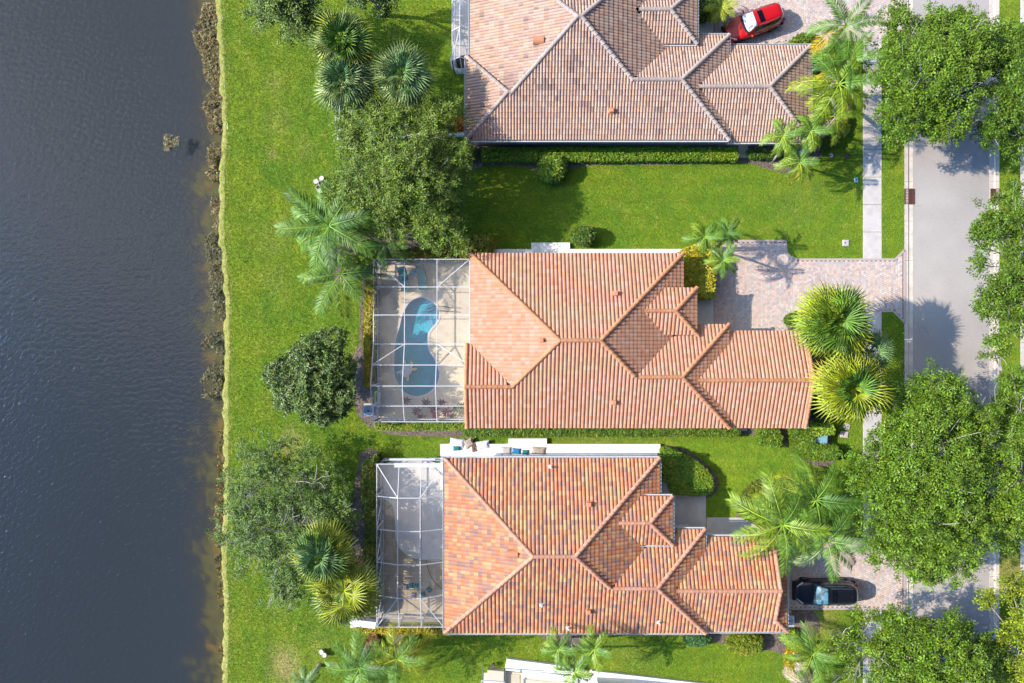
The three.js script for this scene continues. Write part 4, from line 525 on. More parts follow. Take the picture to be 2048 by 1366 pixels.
// ---------- cars ----------
function car(label, px, py, turn, paint, L, W, Hc, inner) {
  const g = thing('parked_car', label, 'car', [X(px, 0.7), 0, Z(py, 0.7)], turn);                     // nose to -x
  const body = new THREE.MeshPhysicalMaterial({ color: paint, roughness: 0.35, metalness: 0, clearcoat: 0.6, clearcoatRoughness: 0.08, side: THREE.DoubleSide }), glass = new THREE.MeshPhysicalMaterial({ color: C(0.02, 0.028, 0.035), roughness: 0.03, clearcoat: 1, side: THREE.DoubleSide });
  const x0 = -L / 2, half = (x) => { const t = (x - x0) / L; return W / 2 * Math.pow(1 - Math.pow(Math.abs(2 * t - 1), 5.5), 0.34) * (0.965 + 0.035 * Math.sin(Math.PI * t)); }, top = (x) => { const t = (x - x0) / L; return t < 0.03 ? lerp(0.62, 0.78, t / 0.03) : t < 0.3 ? lerp(0.8, 1.02, sstep(0.03, 0.3, t)) : lerp(1.02, 1.06, t) - 0.2 * sstep(0.965, 1, t); };
  const ts = []; for (let i = 0; i <= 34; i++) { const s = i / 34; ts.push(0.5 - 0.5 * Math.cos(Math.PI * lerp(0.02, 0.98, s))); }
  const prof = [[0, 0.035], [0.3, 0.03], [0.62, 0.012], [0.84, -0.015], [0.94, -0.07], [0.985, -0.16], [1, -0.3], [0.995, -0.45], [0.97, -0.62]], ring = [...prof.slice(1).reverse().map(([z, y]) => [-z, y]), ...prof], pos = [], idx = [];
  ts.forEach((t, i) => { const x = x0 + L * t, hw = half(x), tp = top(x); ring.forEach(([z, y]) => { const yy = Math.max(0.24, tp + y * (tp > 0.8 ? 1 : 0.8)); pos.push(x, yy, z * hw); }); if (i) for (let k = 0; k + 1 < ring.length; k++) { const a = (i - 1) * ring.length + k, b = a + ring.length; idx.push(a, a + 1, b, a + 1, b + 1, b); } });
  mesh('body', geoOf(pos, idx), body, g);
  // greenhouse surface over the belt line
  const c0 = x0 + L * 0.27, c1 = x0 + L * 0.975, wsEnd = x0 + L * 0.46, roofEnd = x0 + L * 0.86;
  const crown = (x) => top(x) - 0.06 + (Hc - 1.0) * (x < wsEnd ? Math.pow(Math.sin(clamp((x - c0) / (wsEnd - c0)) * 1.5707), 0.85) : x > roofEnd ? Math.pow(Math.cos(clamp((x - roofEnd) / (c1 - roofEnd)) * 1.5707), 0.6) : 1), wb = (x) => half(x) * 0.93 * (x > roofEnd ? lerp(1, 0.92, (x - roofEnd) / (c1 - roofEnd)) : lerp(0.94, 1, sstep(c0, wsEnd, x)));
  const GH = (x, a, o = 0) => { const th = a * 1.571, s = Math.sin(th), c = Math.cos(th), b = top(x) - 0.07, q = crown(x) - b, w = wb(x), e = 0.52, zz = Math.sign(s) * Math.pow(Math.abs(s), e), yy = Math.pow(Math.abs(c), 0.6), tumble = 1 - 0.2 * yy * (q / 0.6); return V(x, b + q * yy + o * (0.3 + Math.abs(c)), w * zz * tumble + o * Math.sign(s) * Math.abs(s)); };
  const patch = (xa, xb, aa, ab, o, nx = 14, na = 14) => { const p = [], ix = []; for (let i = 0; i <= nx; i++) for (let k = 0; k <= na; k++) { const a = lerp(aa(i / nx), ab(i / nx), k / na), x = lerp(typeof xa === 'function' ? xa(k / na) : xa, typeof xb === 'function' ? xb(k / na) : xb, i / nx), v = GH(x, a, o); p.push(v.x, v.y, v.z); if (i && k) { const q = i * (na + 1) + k; ix.push(q, q - 1, q - na - 1, q - 1, q - na - 2, q - na - 1); } } return geoOf(p, ix); };
  const K = (v) => () => v;
  mesh('roof', patch(c0, c1, K(-1), K(1), 0, 40, 40), body, g);
  const bow = (b, k) => (t) => b + k * (1 - (2 * t - 1) ** 2);
  mesh('windshield', patch(bow(c0 + 0.16, -0.12), bow(wsEnd + 0.02, -0.05), (t) => -lerp(0.7, 0.5, t), (t) => lerp(0.7, 0.5, t), 0.013), inner.glass || glass, g);
  if (inner.skyReflection) { const sg = patch(bow(c0 + 0.24, -0.1), bow(wsEnd - 0.03, -0.05), (t) => -lerp(0.6, 0.42, t), (t) => lerp(0.62, 0.44, t), 0.02, 24, 24), sp = sg.attributes.position, cc = []; for (let i = 0; i < sp.count; i++) { const q = noise(sp.getX(i) * 5 + px, sp.getZ(i) * 5), k = q > 0.68 ? 0.35 : 0.75 + 0.5 * noise(sp.getX(i) * 9, sp.getZ(i) * 9 + 4); cc.push(k, k * 1.03, k * 1.05); sp.setY(i, sp.getY(i) + 0.02 * noise(sp.getX(i) * 7, sp.getZ(i) * 7)); } sg.setAttribute('color', new THREE.Float32BufferAttribute(cc, 3)); sg.computeVertexNormals(); mesh('painted_reflection', sg, inner.skyReflection, g); }  // broken sky reflection painted as mottled colours on a panel over the windshield
  mesh('sunroof', patch(x0 + L * 0.515, x0 + L * 0.6, K(-0.3), K(0.3), 0.012), new THREE.MeshPhysicalMaterial({ color: C(0.004, 0.006, 0.012), roughness: 0.15, side: THREE.DoubleSide }), g);
  mesh('rear_window', patch(bow(roofEnd + 0.12, 0.04), bow(c1 - 0.1, 0.02), K(-0.5), K(0.5), 0.013), glass, g);
  for (const s of [-1, 1]) {
    for (const [a, b] of [[0.42, 0.6], [0.615, 0.77], [0.785, 0.87]]) mesh('side_window', patch(x0 + L * a, x0 + L * b, K(s * 0.6), K(s * 0.93), 0.012, 8, 6), glass, g);
    mesh('roof_rail', tube([GH(x0 + L * 0.5, s * 0.44, 0.02), GH(x0 + L * 0.6, s * 0.44, 0.06), GH(x0 + L * 0.75, s * 0.44, 0.06), GH(x0 + L * 0.85, s * 0.44, 0.02)], 0.02, 0.02, 6, 14), std(0.55, 0.56, 0.58, 0.25, { metalness: 0.9 }), g);
    const mx = x0 + L * 0.37, mz = s * (half(mx) + 0.08), mr = mesh('mirror', new THREE.SphereGeometry(0.13, 12, 8).scale(0.6, 0.6, 1).translate(mx, 1.05, mz), body, g); mesh('mirror_stalk', beam(V(mx, 1.0, s * half(mx) * 0.94), V(mx, 1.03, mz), 0.05, 0.04), M.dark, g);
    const hl = []; for (let k = 0; k <= 6; k++) { const x = x0 + L * lerp(0.035, 0.125, k / 6); hl.push(V(x, top(x) - 0.035 + 0.012, s * half(x) * lerp(0.68, 0.93, k / 6))); } mesh('headlight', tube(hl, 0.03, 0.075, 8, 10), new THREE.MeshPhysicalMaterial({ color: C(0.55, 0.58, 0.6), roughness: 0.08, clearcoat: 1 }), g);
    mesh('tail_light', rbox(0.16, 0.16, 0.36, 0.04, x0 + L * 0.965, 0.92, s * half(x0 + L * 0.95) * 0.78), std(0.2, 0.005, 0.005, 0.25), g);
    for (const t of [0.19, 0.79]) { const wx = x0 + L * t, wheel = new THREE.Group(); wheel.name = 'wheel'; wheel.position.set(wx, 0.34, s * (W / 2 - 0.1)); g.add(wheel); mesh('tyre', new THREE.TorusGeometry(0.25, 0.09, 10, 24).scale(1, 1, 1.25), std(0.012, 0.012, 0.013, 0.9), wheel); mesh('rim', join([new THREE.CylinderGeometry(0.2, 0.2, 0.14, 20).rotateX(1.5707), ...[0, 1, 2, 3, 4].map((k) => box(0.05, 0.2, 0.02, 0, 0.1, s * 0.08).rotateZ(k * 1.2566))]), std(0.3, 0.3, 0.32, 0.3, { metalness: 0.8 }), wheel); mesh('wheel_arch', new THREE.TorusGeometry(0.37, 0.045, 8, 18, Math.PI).translate(wx, 0.36, s * (W / 2 - 0.035)), std(0.015, 0.015, 0.016, 0.8), g); }
    for (const t of [0.5, 0.66]) mesh('door_handle', rbox(0.18, 0.03, 0.04, 0.012, x0 + L * t + 0.14, 0.9, s * (half(0) + 0.005)), body, g);
    mesh('sill', box(L * 0.52, 0.12, 0.1, 0, 0.28, s * (W / 2 - 0.08)), M.dark, g);
  }
  mesh('grille', rbox(0.06, 0.26, W * 0.5, 0.02, x0 + 0.02, 0.56, 0), M.black, g); mesh('bumper', rbox(0.24, 0.22, W * 0.78, 0.08, x0 + 0.12, 0.36, 0), std(0.02, 0.02, 0.022, 0.6), g); mesh('rear_bumper', rbox(0.24, 0.28, W * 0.86, 0.08, -x0 - 0.12, 0.42, 0), std(0.02, 0.02, 0.022, 0.6), g);
  for (const s of [-1, 1]) mesh('wiper', beam(GH(c0 + 0.14, s * 0.1 - 0.25, 0.03), GH(c0 + 0.3, s * 0.1 + 0.15, 0.03), 0.02, 0.02), M.dark, g);
  const ant = GH(roofEnd - 0.15, 0, 0); mesh('antenna', new THREE.ConeGeometry(0.04, 0.09, 8).scale(2, 1, 0.7).translate(ant.x, ant.y + 0.03, 0), body, g);
  mesh('spoiler', patch(roofEnd, roofEnd + 0.16, K(-0.48), K(0.48), 0.03, 3, 10), body, g);
}
const skyReflectionMat = (a) => new THREE.MeshStandardMaterial({ color: C(...a), roughness: 0.45, vertexColors: true, side: THREE.DoubleSide });  // tone of the sky reflection painted onto each windshield
car('red crossover car parked nose to the top house', 1507, 46, 0.36, C(0.5, 0.004, 0.008), 4.55, 1.84, 1.66, { skyReflection: skyReflectionMat([0.58, 0.64, 0.68]) });
car('black crossover car parked on the lower paved drive', 1651, 1184.5, 0, C(0.006, 0.008, 0.014), 4.75, 1.88, 1.68, { skyReflection: skyReflectionMat([0.07, 0.2, 0.27]) });
// ---------- planting ----------
function clump(n, spread, len, wid, flat, curl = 0.3) {               // a sprig of leaves, each folded along its midrib
  const pos = [], col = [], idx = [];
  for (let i = 0; i < n; i++) {
    const c = V(rr(-1, 1), rr(-0.7, 0.7), rr(-1, 1)).multiplyScalar(spread), az = rr(0, 6.283), el = rr(-0.5, 0.7) * (1 - flat), d = V(Math.cos(az) * Math.cos(el), Math.sin(el), Math.sin(az) * Math.cos(el)), up = V(rr(-1, 1) * (1 - flat), 1, rr(-1, 1) * (1 - flat)).normalize(), s = V().crossVectors(d, up).normalize().multiplyScalar(wid / 2), u = V().crossVectors(s, d).normalize(), L = len * rr(0.75, 1.2), k = rr(0.6, 1.4), q = pos.length / 3;
    const a = c, t = c.clone().addScaledVector(d, L), l = c.clone().addScaledVector(d, L * 0.45).add(s).addScaledVector(u, curl * wid), r = c.clone().addScaledVector(d, L * 0.45).sub(s).addScaledVector(u, curl * wid);
    for (const p of [a, l, t, r]) { pos.push(p.x, p.y, p.z); col.push(k, k, k); } idx.push(q, q + 1, q + 2, q, q + 2, q + 3);
  }
  return geoOf(pos, idx, col);
}
const leafMat = (rough = 0.5) => new THREE.MeshStandardMaterial({ vertexColors: true, roughness: rough, side: THREE.DoubleSide });
const LM = leafMat(0.5), LM2 = leafMat(0.42);
const CL = { oak: clump(8, 0.17, 0.19, 0.1, 0.5), fine: clump(8, 0.18, 0.2, 0.075, 0.5), broad: clump(7, 0.16, 0.22, 0.125, 0.45), hedge: clump(6, 0.08, 0.1, 0.065, 0.6), bush: clump(6, 0.1, 0.15, 0.08, 0.55), strap: clump(9, 0.1, 0.34, 0.05, 0.2, 0.5) };
const tmpM = new THREE.Matrix4(), tmpQ = new THREE.Quaternion(), tmpE = new THREE.Euler();
function scatter(name, geo, mat, items, parent) {                       // items: [x, y, z, scale, colour]
  const im = new THREE.InstancedMesh(geo, mat, items.length); im.name = name; im.castShadow = im.receiveShadow = true;
  items.forEach(([x, y, z, s, c], i) => { tmpE.set(rr(-0.5, 0.5), rr(0, 6.283), rr(-0.5, 0.5)); im.setMatrixAt(i, tmpM.compose(V(x, y, z), tmpQ.setFromEuler(tmpE), V(s, s, s))); im.setColorAt(i, c); });
  parent.add(im); return im;
}
function foliage(name, geo, mat, items, parent) {                       // the same sprigs as one solid mesh
  const gp = geo.attributes.position, gn = geo.attributes.normal, gc = geo.attributes.color, gi = geo.index, nv = gp.count, n = items.length, pos = new Float32Array(n * nv * 3), nor = new Float32Array(n * nv * 3), col = new Float32Array(n * nv * 3), idx = new Uint32Array(n * gi.count), v = V();
  items.forEach(([x, y, z, s, c], i) => {
    tmpE.set(rr(-0.5, 0.5), rr(0, 6.283), rr(-0.5, 0.5)); tmpQ.setFromEuler(tmpE);
    for (let k = 0; k < nv; k++) { const o = (i * nv + k) * 3; v.fromBufferAttribute(gp, k).multiplyScalar(s).applyQuaternion(tmpQ); pos[o] = v.x + x; pos[o + 1] = v.y + y; pos[o + 2] = v.z + z; v.fromBufferAttribute(gn, k).applyQuaternion(tmpQ); nor[o] = v.x; nor[o + 1] = v.y; nor[o + 2] = v.z; const m = gc.getX(k); col[o] = c.r * m; col[o + 1] = c.g * m; col[o + 2] = c.b * m; }
    for (let k = 0; k < gi.count; k++) idx[i * gi.count + k] = gi.getX(k) + i * nv;
  });
  const g = new THREE.BufferGeometry(); g.setAttribute('position', new THREE.BufferAttribute(pos, 3)); g.setAttribute('normal', new THREE.BufferAttribute(nor, 3)); g.setAttribute('color', new THREE.BufferAttribute(col, 3)); g.setIndex(new THREE.BufferAttribute(idx, 1));
  return mesh(name, g, mat, parent);
}
const tint = (c, m = 0.2, warm = 0.15) => { const k = rr(1 - 1.5 * m, 1 + 1.5 * m), w = 1 + rr(-warm, warm); return C(c[0] * k * w, c[1] * k, c[2] * k / w); };
// broadleaf tree: crown centre pixel, radii in pixels, height, and where its trunk stands
function tree(label, px, py, rx, ry, Ht, { leaf = 'oak', color = [0.07, 0.14, 0.015], density = 70, gap = 0.35, bare = 0.2, base, lobes = 34, name = 'oak_tree', cat = 'tree', mat = LM, size = 1, bark = M.bark, group } = {}) {
  const hc = Ht * 0.72, c = P(px, py, hc), R = [rx / S * (H - hc) / H, ry / S * (H - hc) / H], bx = base ? X(base[0]) : c.x + rr(-0.4, 0.4), bz = base ? Z(base[1]) : c.z + rr(-0.4, 0.4);
  const g = thing(name, label, cat, [bx, 0, bz], 0, group), fork = V(lerp(0, c.x - bx, 0.2), Ht * 0.32, lerp(0, c.z - bz, 0.2)), wood = [tube([V(0, -0.1, 0), V(0.05, Ht * 0.16, 0.03), fork], 0.22 * Ht / 7, 0.15 * Ht / 7, 9, 8, 0.05)], items = [], L = [];
  for (let i = 0; i < lobes; i++) { const a = i * 2.39996 + rr(-0.3, 0.3), q = Math.sqrt((i + 0.6) / lobes), far = q * rr(0.85, 1.02) * (0.72 + 0.62 * noise(Math.cos(a) * 1.9 + px, Math.sin(a) * 1.9 + py)); L.push({ x: c.x - bx + Math.cos(a) * far * R[0] * 0.86, z: c.z - bz + Math.sin(a) * far * R[1] * 0.86, y: hc + (Ht - hc) * 0.85 * (1 - q * q) * rr(0.4, 1.05) - q * q * Ht * 0.12 + rr(-0.35, 0.35), r: (0.2 + 0.17 * rnd()) * Math.min(...R) * (1 + 6 / lobes), k: rnd() }); }
  L.forEach((o, i) => {
    const tip = V(o.x, o.y - o.r * 0.25, o.z), mid = fork.clone().lerp(tip, 0.5).add(V(rr(-0.3, 0.3), rr(0.1, 0.5), rr(-0.3, 0.3)));
    wood.push(tube([fork, mid, tip], 0.075 * Ht / 7, 0.02, 5, 7));
    for (let k = 0; k < 3; k++) { const a = rr(0, 6.283), e = tip.clone().add(V(Math.cos(a) * o.r * 0.9, rr(0.2, 1.05) * o.r, Math.sin(a) * o.r * 0.9)); wood.push(tube([mid.clone().lerp(tip, rr(0.4, 0.9)), tip.clone().lerp(e, 0.5).add(V(0, rr(0, 0.15), 0)), e], 0.035, 0.012, 4, 4)); }
    if (rnd() < bare * 0.3) return;
    const twigs = Math.round(density * 0.42 * Math.PI * o.r * o.r * (0.6 + 0.4 * o.k));
    for (let k = 0; k < twigs; k++) {
      const a = rr(0, 6.283), cy = rr(-0.45, 1), sy = Math.sqrt(1 - cy * cy), q = Math.pow(rnd(), 0.3) * rr(0.85, 1.18), tx = o.x + Math.cos(a) * sy * q * o.r, ty = o.y + cy * q * o.r * 0.8, tz = o.z + Math.sin(a) * sy * q * o.r;
      if (noise(tx * 1.1 + i, tz * 1.1 + ty) < gap + 0.04) continue; if (Math.abs(tx + bx) * H / (H - ty) > 41.5 || Math.abs(tz + bz) * H / (H - ty) > 28.5) continue;
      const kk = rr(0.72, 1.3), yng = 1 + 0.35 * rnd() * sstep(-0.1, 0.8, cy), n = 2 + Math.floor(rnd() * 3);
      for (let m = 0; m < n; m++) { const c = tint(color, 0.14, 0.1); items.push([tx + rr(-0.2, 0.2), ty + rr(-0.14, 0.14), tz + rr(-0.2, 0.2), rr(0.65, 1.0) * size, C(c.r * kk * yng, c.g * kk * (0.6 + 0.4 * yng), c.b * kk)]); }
    }
  });
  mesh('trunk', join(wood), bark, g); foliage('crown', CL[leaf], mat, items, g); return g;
}
const OAK = [0.105, 0.2, 0.011], YEL = [0.15, 0.26, 0.013], DARK = [0.07, 0.145, 0.013], GREY = [0.11, 0.215, 0.018];
tree('broad oak over the garden wall at the left corner of the top house', 800, 345, 140, 155, 7, { leaf: 'fine', color: YEL, density: 60, gap: 0.42, base: [815, 385], lobes: 40 });
tree('oak cut off by the top edge above the lake lawn', 575, 22, 92, 68, 6.5, { color: [0.111, 0.196, 0.0168], density: 52, gap: 0.42, base: [600, 30], lobes: 22 });
tree('oak at the top edge just right of the upper fan palm', 745, -25, 62, 50, 6.5, { color: DARK, density: 60, gap: 0.36, lobes: 14 });
tree('round dark magnolia left of the middle pool cage', 633, 757, 83, 98, 5.6, { leaf: 'broad', color: [0.081, 0.146, 0.0168], density: 110, gap: 0.25, base: [640, 745], lobes: 34, name: 'magnolia_tree', mat: LM2 });
tree('sprawling thin oak on the lake lawn left of the lower house', 566, 1035, 140, 168, 5, { leaf: 'fine', color: GREY, density: 40, gap: 0.53, base: [615, 1020], lobes: 56, bark: M.paleBark, bare: 0.6 });

tree('light green street oak over the top end of the road', 1868, 140, 126, 160, 8.5, { color: OAK, density: 58, gap: 0.41, base: [1785, 215], lobes: 40, bark: M.paleBark });
tree('dark street oak at the top right corner', 2040, 180, 92, 150, 8.5, { color: [0.0871, 0.173, 0.0125], density: 72, gap: 0.32, base: [2018, 210], lobes: 30, bark: M.paleBark });
tree('street oak reaching over the right kerb opposite the middle drive', 2022, 520, 100, 150, 8, { color: [0.0943, 0.18, 0.0134], density: 66, gap: 0.36, base: [2015, 545], lobes: 30, bark: M.paleBark });
tree('large street oak between the sidewalk and road, right of the lower palms', 1850, 965, 146, 218, 8.5, { color: OAK, density: 58, gap: 0.41, base: [1785, 930], lobes: 52, bark: M.paleBark });
tree('street oak on the right edge beside the large one', 2010, 940, 104, 225, 8.5, { color: [0.109, 0.202, 0.0125], density: 66, gap: 0.34, base: [2016, 900], lobes: 40, bark: M.paleBark });
tree('street oak at the bottom over the kerb and road', 1885, 1330, 130, 122, 8, { color: OAK, density: 64, gap: 0.36, base: [1788, 1270], lobes: 36, bark: M.paleBark });
tree('thin street oak between the bottom fan palms and the bottom oak', 1735, 1320, 75, 96, 6.5, { color: [0.125, 0.215, 0.0134], density: 46, gap: 0.44, base: [1715, 1290], lobes: 24, bark: M.paleBark });
tree('yellow green street oak in the bottom right corner', 2045, 1275, 66, 135, 8, { color: [0.19, 0.264, 0.0134], density: 72, gap: 0.32, base: [2010, 1290], lobes: 26, bark: M.paleBark });
// hedges and clipped shrubs
function hedge(label, poly, h, { color = [0.08, 0.17, 0.012], density = 190, leaf = 'hedge', rough = 0.05, group, name = 'hedge', cat = 'hedge', size = 1, warm = 0.14 } = {}) {
  const pl = pts(poly, h), [x0, z0, x1, z1] = bounds(pl), cx = (x0 + x1) / 2, cz = (z0 + z1) / 2, g = thing(name, label, cat, [cx, 0, cz], 0, group), items = [], area = (x1 - x0) * (z1 - z0);
  const core = pl.map(([x, z]) => { const l = Math.hypot(x - cx, z - cz), k = Math.max(0.2, 1 - 0.1 / Math.max(0.12, l)); return [(x - cx) * k, (z - cz) * k]; });
  mesh('stems', slab(core, 0, h - 0.09), M.stem, g);
  const put = (x, y, z) => { const yel = sstep(0.45, 0.75, fbm(x * 1.4, z * 1.4)); items.push([x - cx, y, z - cz, rr(0.8, 1.25) * size, tint([color[0] * (1 + 0.45 * yel), color[1] * (1 + 0.14 * yel), color[2]], 0.22, warm)]); };
  for (let k = 0; k < area * density; k++) { const x = rr(x0, x1), z = rr(z0, z1); if (!inPoly(x, z, pl)) continue; const e = edgeDist(x, z, pl); put(x, h - 0.06 + rr(-rough, rough) - 0.1 * (1 - sstep(0, 0.14, e)), z); }
  for (let i = 0; i < pl.length; i++) { const a = pl[i], b = pl[(i + 1) % pl.length], l = Math.hypot(b[0] - a[0], b[1] - a[1]); for (let k = 0; k < l * h * density * 0.8; k++) { const t = rnd(); put(lerp(a[0], b[0], t) + rr(-0.06, 0.03), rr(0.05, h - 0.05), lerp(a[1], b[1], t) + rr(-0.06, 0.03)); } }
  foliage('foliage', CL[leaf], LM, items, g); return g;
}
function bush(label, px, py, r, h, { color = [0.08, 0.17, 0.012], density = 190, leaf = 'bush', ry, group, name = 'shrub', lift = 0, loose = 0.1, size = 1 } = {}) {
  const hm = h * 0.6, c = P(px, py, hm), R = r / S * (H - hm) / H, Rz = (ry || r) / S * (H - hm) / H, g = thing(name, label, 'shrub', [c.x, 0, c.z], 0, group), items = [], n = density * R * Rz * 5;
  mesh('stems', new THREE.SphereGeometry(0.86, 18, 10).scale(R, h * 0.5, Rz).translate(0, h * 0.47 + lift, 0), M.stem, g);
  for (let k = 0; k < n; k++) { const a = rr(0, 6.283), t = Math.acos(rr(-0.7, 1)), q = 1 + rr(-loose, loose); const x = Math.sin(t) * Math.cos(a) * R * q, y = Math.max(0.04, h * 0.5 + Math.cos(t) * h * 0.5 * q), z = Math.sin(t) * Math.sin(a) * Rz * q, yel = sstep(0.45, 0.75, fbm(x * 2 + px, z * 2)); items.push([x, y + lift, z, rr(0.8, 1.25) * size, tint([color[0] * (1 + 0.4 * yel), color[1] * (1 + 0.12 * yel), color[2]], 0.22)]); }
  foliage('foliage', CL[leaf], LM, items, g); return g;
}
hedge('long clipped hedge along the south wall of the top house, left of its gap', rectP(966, 297, 1251, 319), 0.9, { color: [0.179, 0.339, 0.012] });
hedge('clipped hedge along the south wall of the top house, right of its gap', rectP(1255, 297, 1475, 318), 0.9, { color: [0.179, 0.339, 0.012] });
hedge('short clipped hedge behind the small palms, right of the step pad', [[1500, 300], [1535, 298], [1562, 304], [1560, 315], [1505, 315]], 0.7);
hedge('olive yellow hedge along the north side of the middle pool cage', rectP(788, 500, 940, 517), 1.5, { color: [0.242, 0.268, 0.012], leaf: 'bush', rough: 0.12 });
hedge('bright yellow green hedge along the left side of the middle pool cage', [[733, 560], [748, 560], [748, 690], [742, 772], [732, 772], [730, 650]], 1.2, { color: [0.4, 0.356, 0.012], leaf: 'bush', rough: 0.1, warm: 0.2 });
hedge('clipped green hedge along the south side of the middle pool cage', rectP(752, 846, 934, 859), 0.9, { color: [0.211, 0.356, 0.0144] });
hedge('long dark hedge under the south eave of the middle house', rectP(930, 850, 1478, 870), 0.8, { color: [0.137, 0.25, 0.0144], leaf: 'bush', rough: 0.08 });
hedge('large mixed croton hedge beside the middle entry, yellow at its top', [[1368, 505], [1400, 492], [1425, 505], [1427, 560], [1427, 592], [1396, 592], [1394, 572], [1368, 570]], 1.5, { color: [0.337, 0.339, 0.0144], leaf: 'broad', density: 170, rough: 0.2, warm: 0.3, size: 0.8 });
hedge('square clipped hedge block at the corner of the mulch bed', [[1520, 862], [1558, 862], [1566, 876], [1560, 894], [1520, 890]], 0.9, { color: [0.157, 0.285, 0.0144] });
hedge('clipped hedge wrapping left and below the blue utility box', [[1588, 862], [1625, 862], [1630, 890], [1675, 896], [1674, 918], [1630, 920], [1606, 912], [1590, 892]], 1.1, { color: [0.137, 0.268, 0.0144], leaf: 'bush' });
hedge('leafy light green hedge above the blue utility box', [[1625, 853], [1664, 850], [1668, 866], [1640, 868], [1625, 876]], 1.0, { color: [0.211, 0.339, 0.024], leaf: 'broad', density: 200, size: 0.7 });
hedge('teardrop shaped clipped hedge beside the lower front walk', smooth([[1326, 899], [1352, 904], [1388, 922], [1414, 942], [1426, 962], [1424, 982], [1410, 990], [1370, 990], [1346, 986], [1342, 966], [1326, 962]], 3), 0.95, { color: [0.157, 0.302, 0.0144] });
hedge('tall rough hedge along the left side of the lower pool cage', [[728, 930], [752, 912], [752, 1060], [753, 1225], [736, 1232], [724, 1150], [736, 1050], [724, 990]], 1.25, { color: [0.157, 0.231, 0.0144], leaf: 'bush', rough: 0.22, warm: 0.25 });
hedge('yellow green hedge along the south side of the lower pool cage', [[704, 1250], [730, 1258], [886, 1258], [886, 1268], [800, 1268], [725, 1264], [703, 1255]], 0.6, { color: [0.421, 0.393, 0.012], rough: 0.07 });
hedge('dark ground hedge filling the palm island bed', smooth([[1482, 1028], [1486, 1002], [1504, 974], [1540, 960], [1576, 966], [1612, 990], [1630, 1025], [1600, 1050], [1540, 1050]], 3), 0.5, { color: [0.137, 0.214, 0.0168], rough: 0.1, leaf: 'bush' });
bush('round clipped shrub in the notch of the long hedge', 1104, 335, 26, 1.5, { color: [0.179, 0.339, 0.0144] });
bush('olive yellow round topiary at the corner of the middle roof', 958, 490, 31, 1.6, { color: [0.274, 0.302, 0.0144], ry: 19, leaf: 'hedge' });
bush('round dark shrub alone on the lawn north of the middle house', 1167, 471, 22, 1.4, { color: [0.105, 0.214, 0.0168], ry: 18 });
bush('round bright clipped shrub at the corner of the middle pool cage', 736, 503, 22, 1.5, { color: [0.179, 0.356, 0.0168], leaf: 'hedge' });
bush('loose shrub left of the bright clipped one', 700, 530, 18, 1.2, { color: [0.211, 0.285, 0.024] });
bush('clipped mound between the middle drive and garage', 1592, 640, 22, 0.8, { color: [0.105, 0.214, 0.0144], ry: 14, leaf: 'hedge' });
bush('clipped mound behind the garage corner of the top house', 1613, 88, 32, 1.3, { color: [0.147, 0.25, 0.0168], ry: 20, leaf: 'hedge' });
bush('deep green shrub at the right corner of the top garage', 1640, 130, 26, 1.6, { color: [0.0948, 0.179, 0.0168] }); bush('dark shrub behind the right corner of the middle garage', 1645, 800, 20, 1.3, { color: [0.0632, 0.125, 0.0168], ry: 44 });
bush('small dark shrub at the left end of the long top hedge', 940, 308, 14, 0.8, { color: [0.105, 0.196, 0.0168] }); bush('orange leaved shrub against the left wall of the top house', 916, 250, 12, 1.1, { color: [0.716, 0.231, 0.012], density: 160 });
bush('blue green shrub south of the lower house', 1394, 1278, 24, 0.9, { color: [0.0737, 0.214, 0.054], ry: 12 }); bush('yellow green round shrub south of the lower house', 1489, 1287, 34, 1.1, { color: [0.231, 0.321, 0.0144], ry: 20 });
bush('bright shrub at the south east corner of the lower garage', 1580, 1275, 14, 0.9, { color: [0.252, 0.356, 0.0168], leaf: 'broad', density: 150, size: 0.6 }); bush('yellow green shrub mass left of the bottom fan palm', 1595, 1320, 22, 0.9, { color: [0.421, 0.393, 0.0144], ry: 34 });
bush('low dark shrub by the yellowing palm at the bottom', 818, 1284, 13, 0.5, { color: [0.105, 0.143, 0.012] }); bush('dry brown shrub by the left palm at the bottom', 745, 1284, 12, 0.4, { color: [0.421, 0.179, 0.072] });
bush('dark fern like shrub beside the red car', 1405, 14, 22, 1.4, { color: [0.0842, 0.179, 0.0144], ry: 26 }); bush('shrub under the feather palms by the sidewalk', 1655, 230, 30, 1.2, { color: [0.0948, 0.179, 0.0144], ry: 60 });
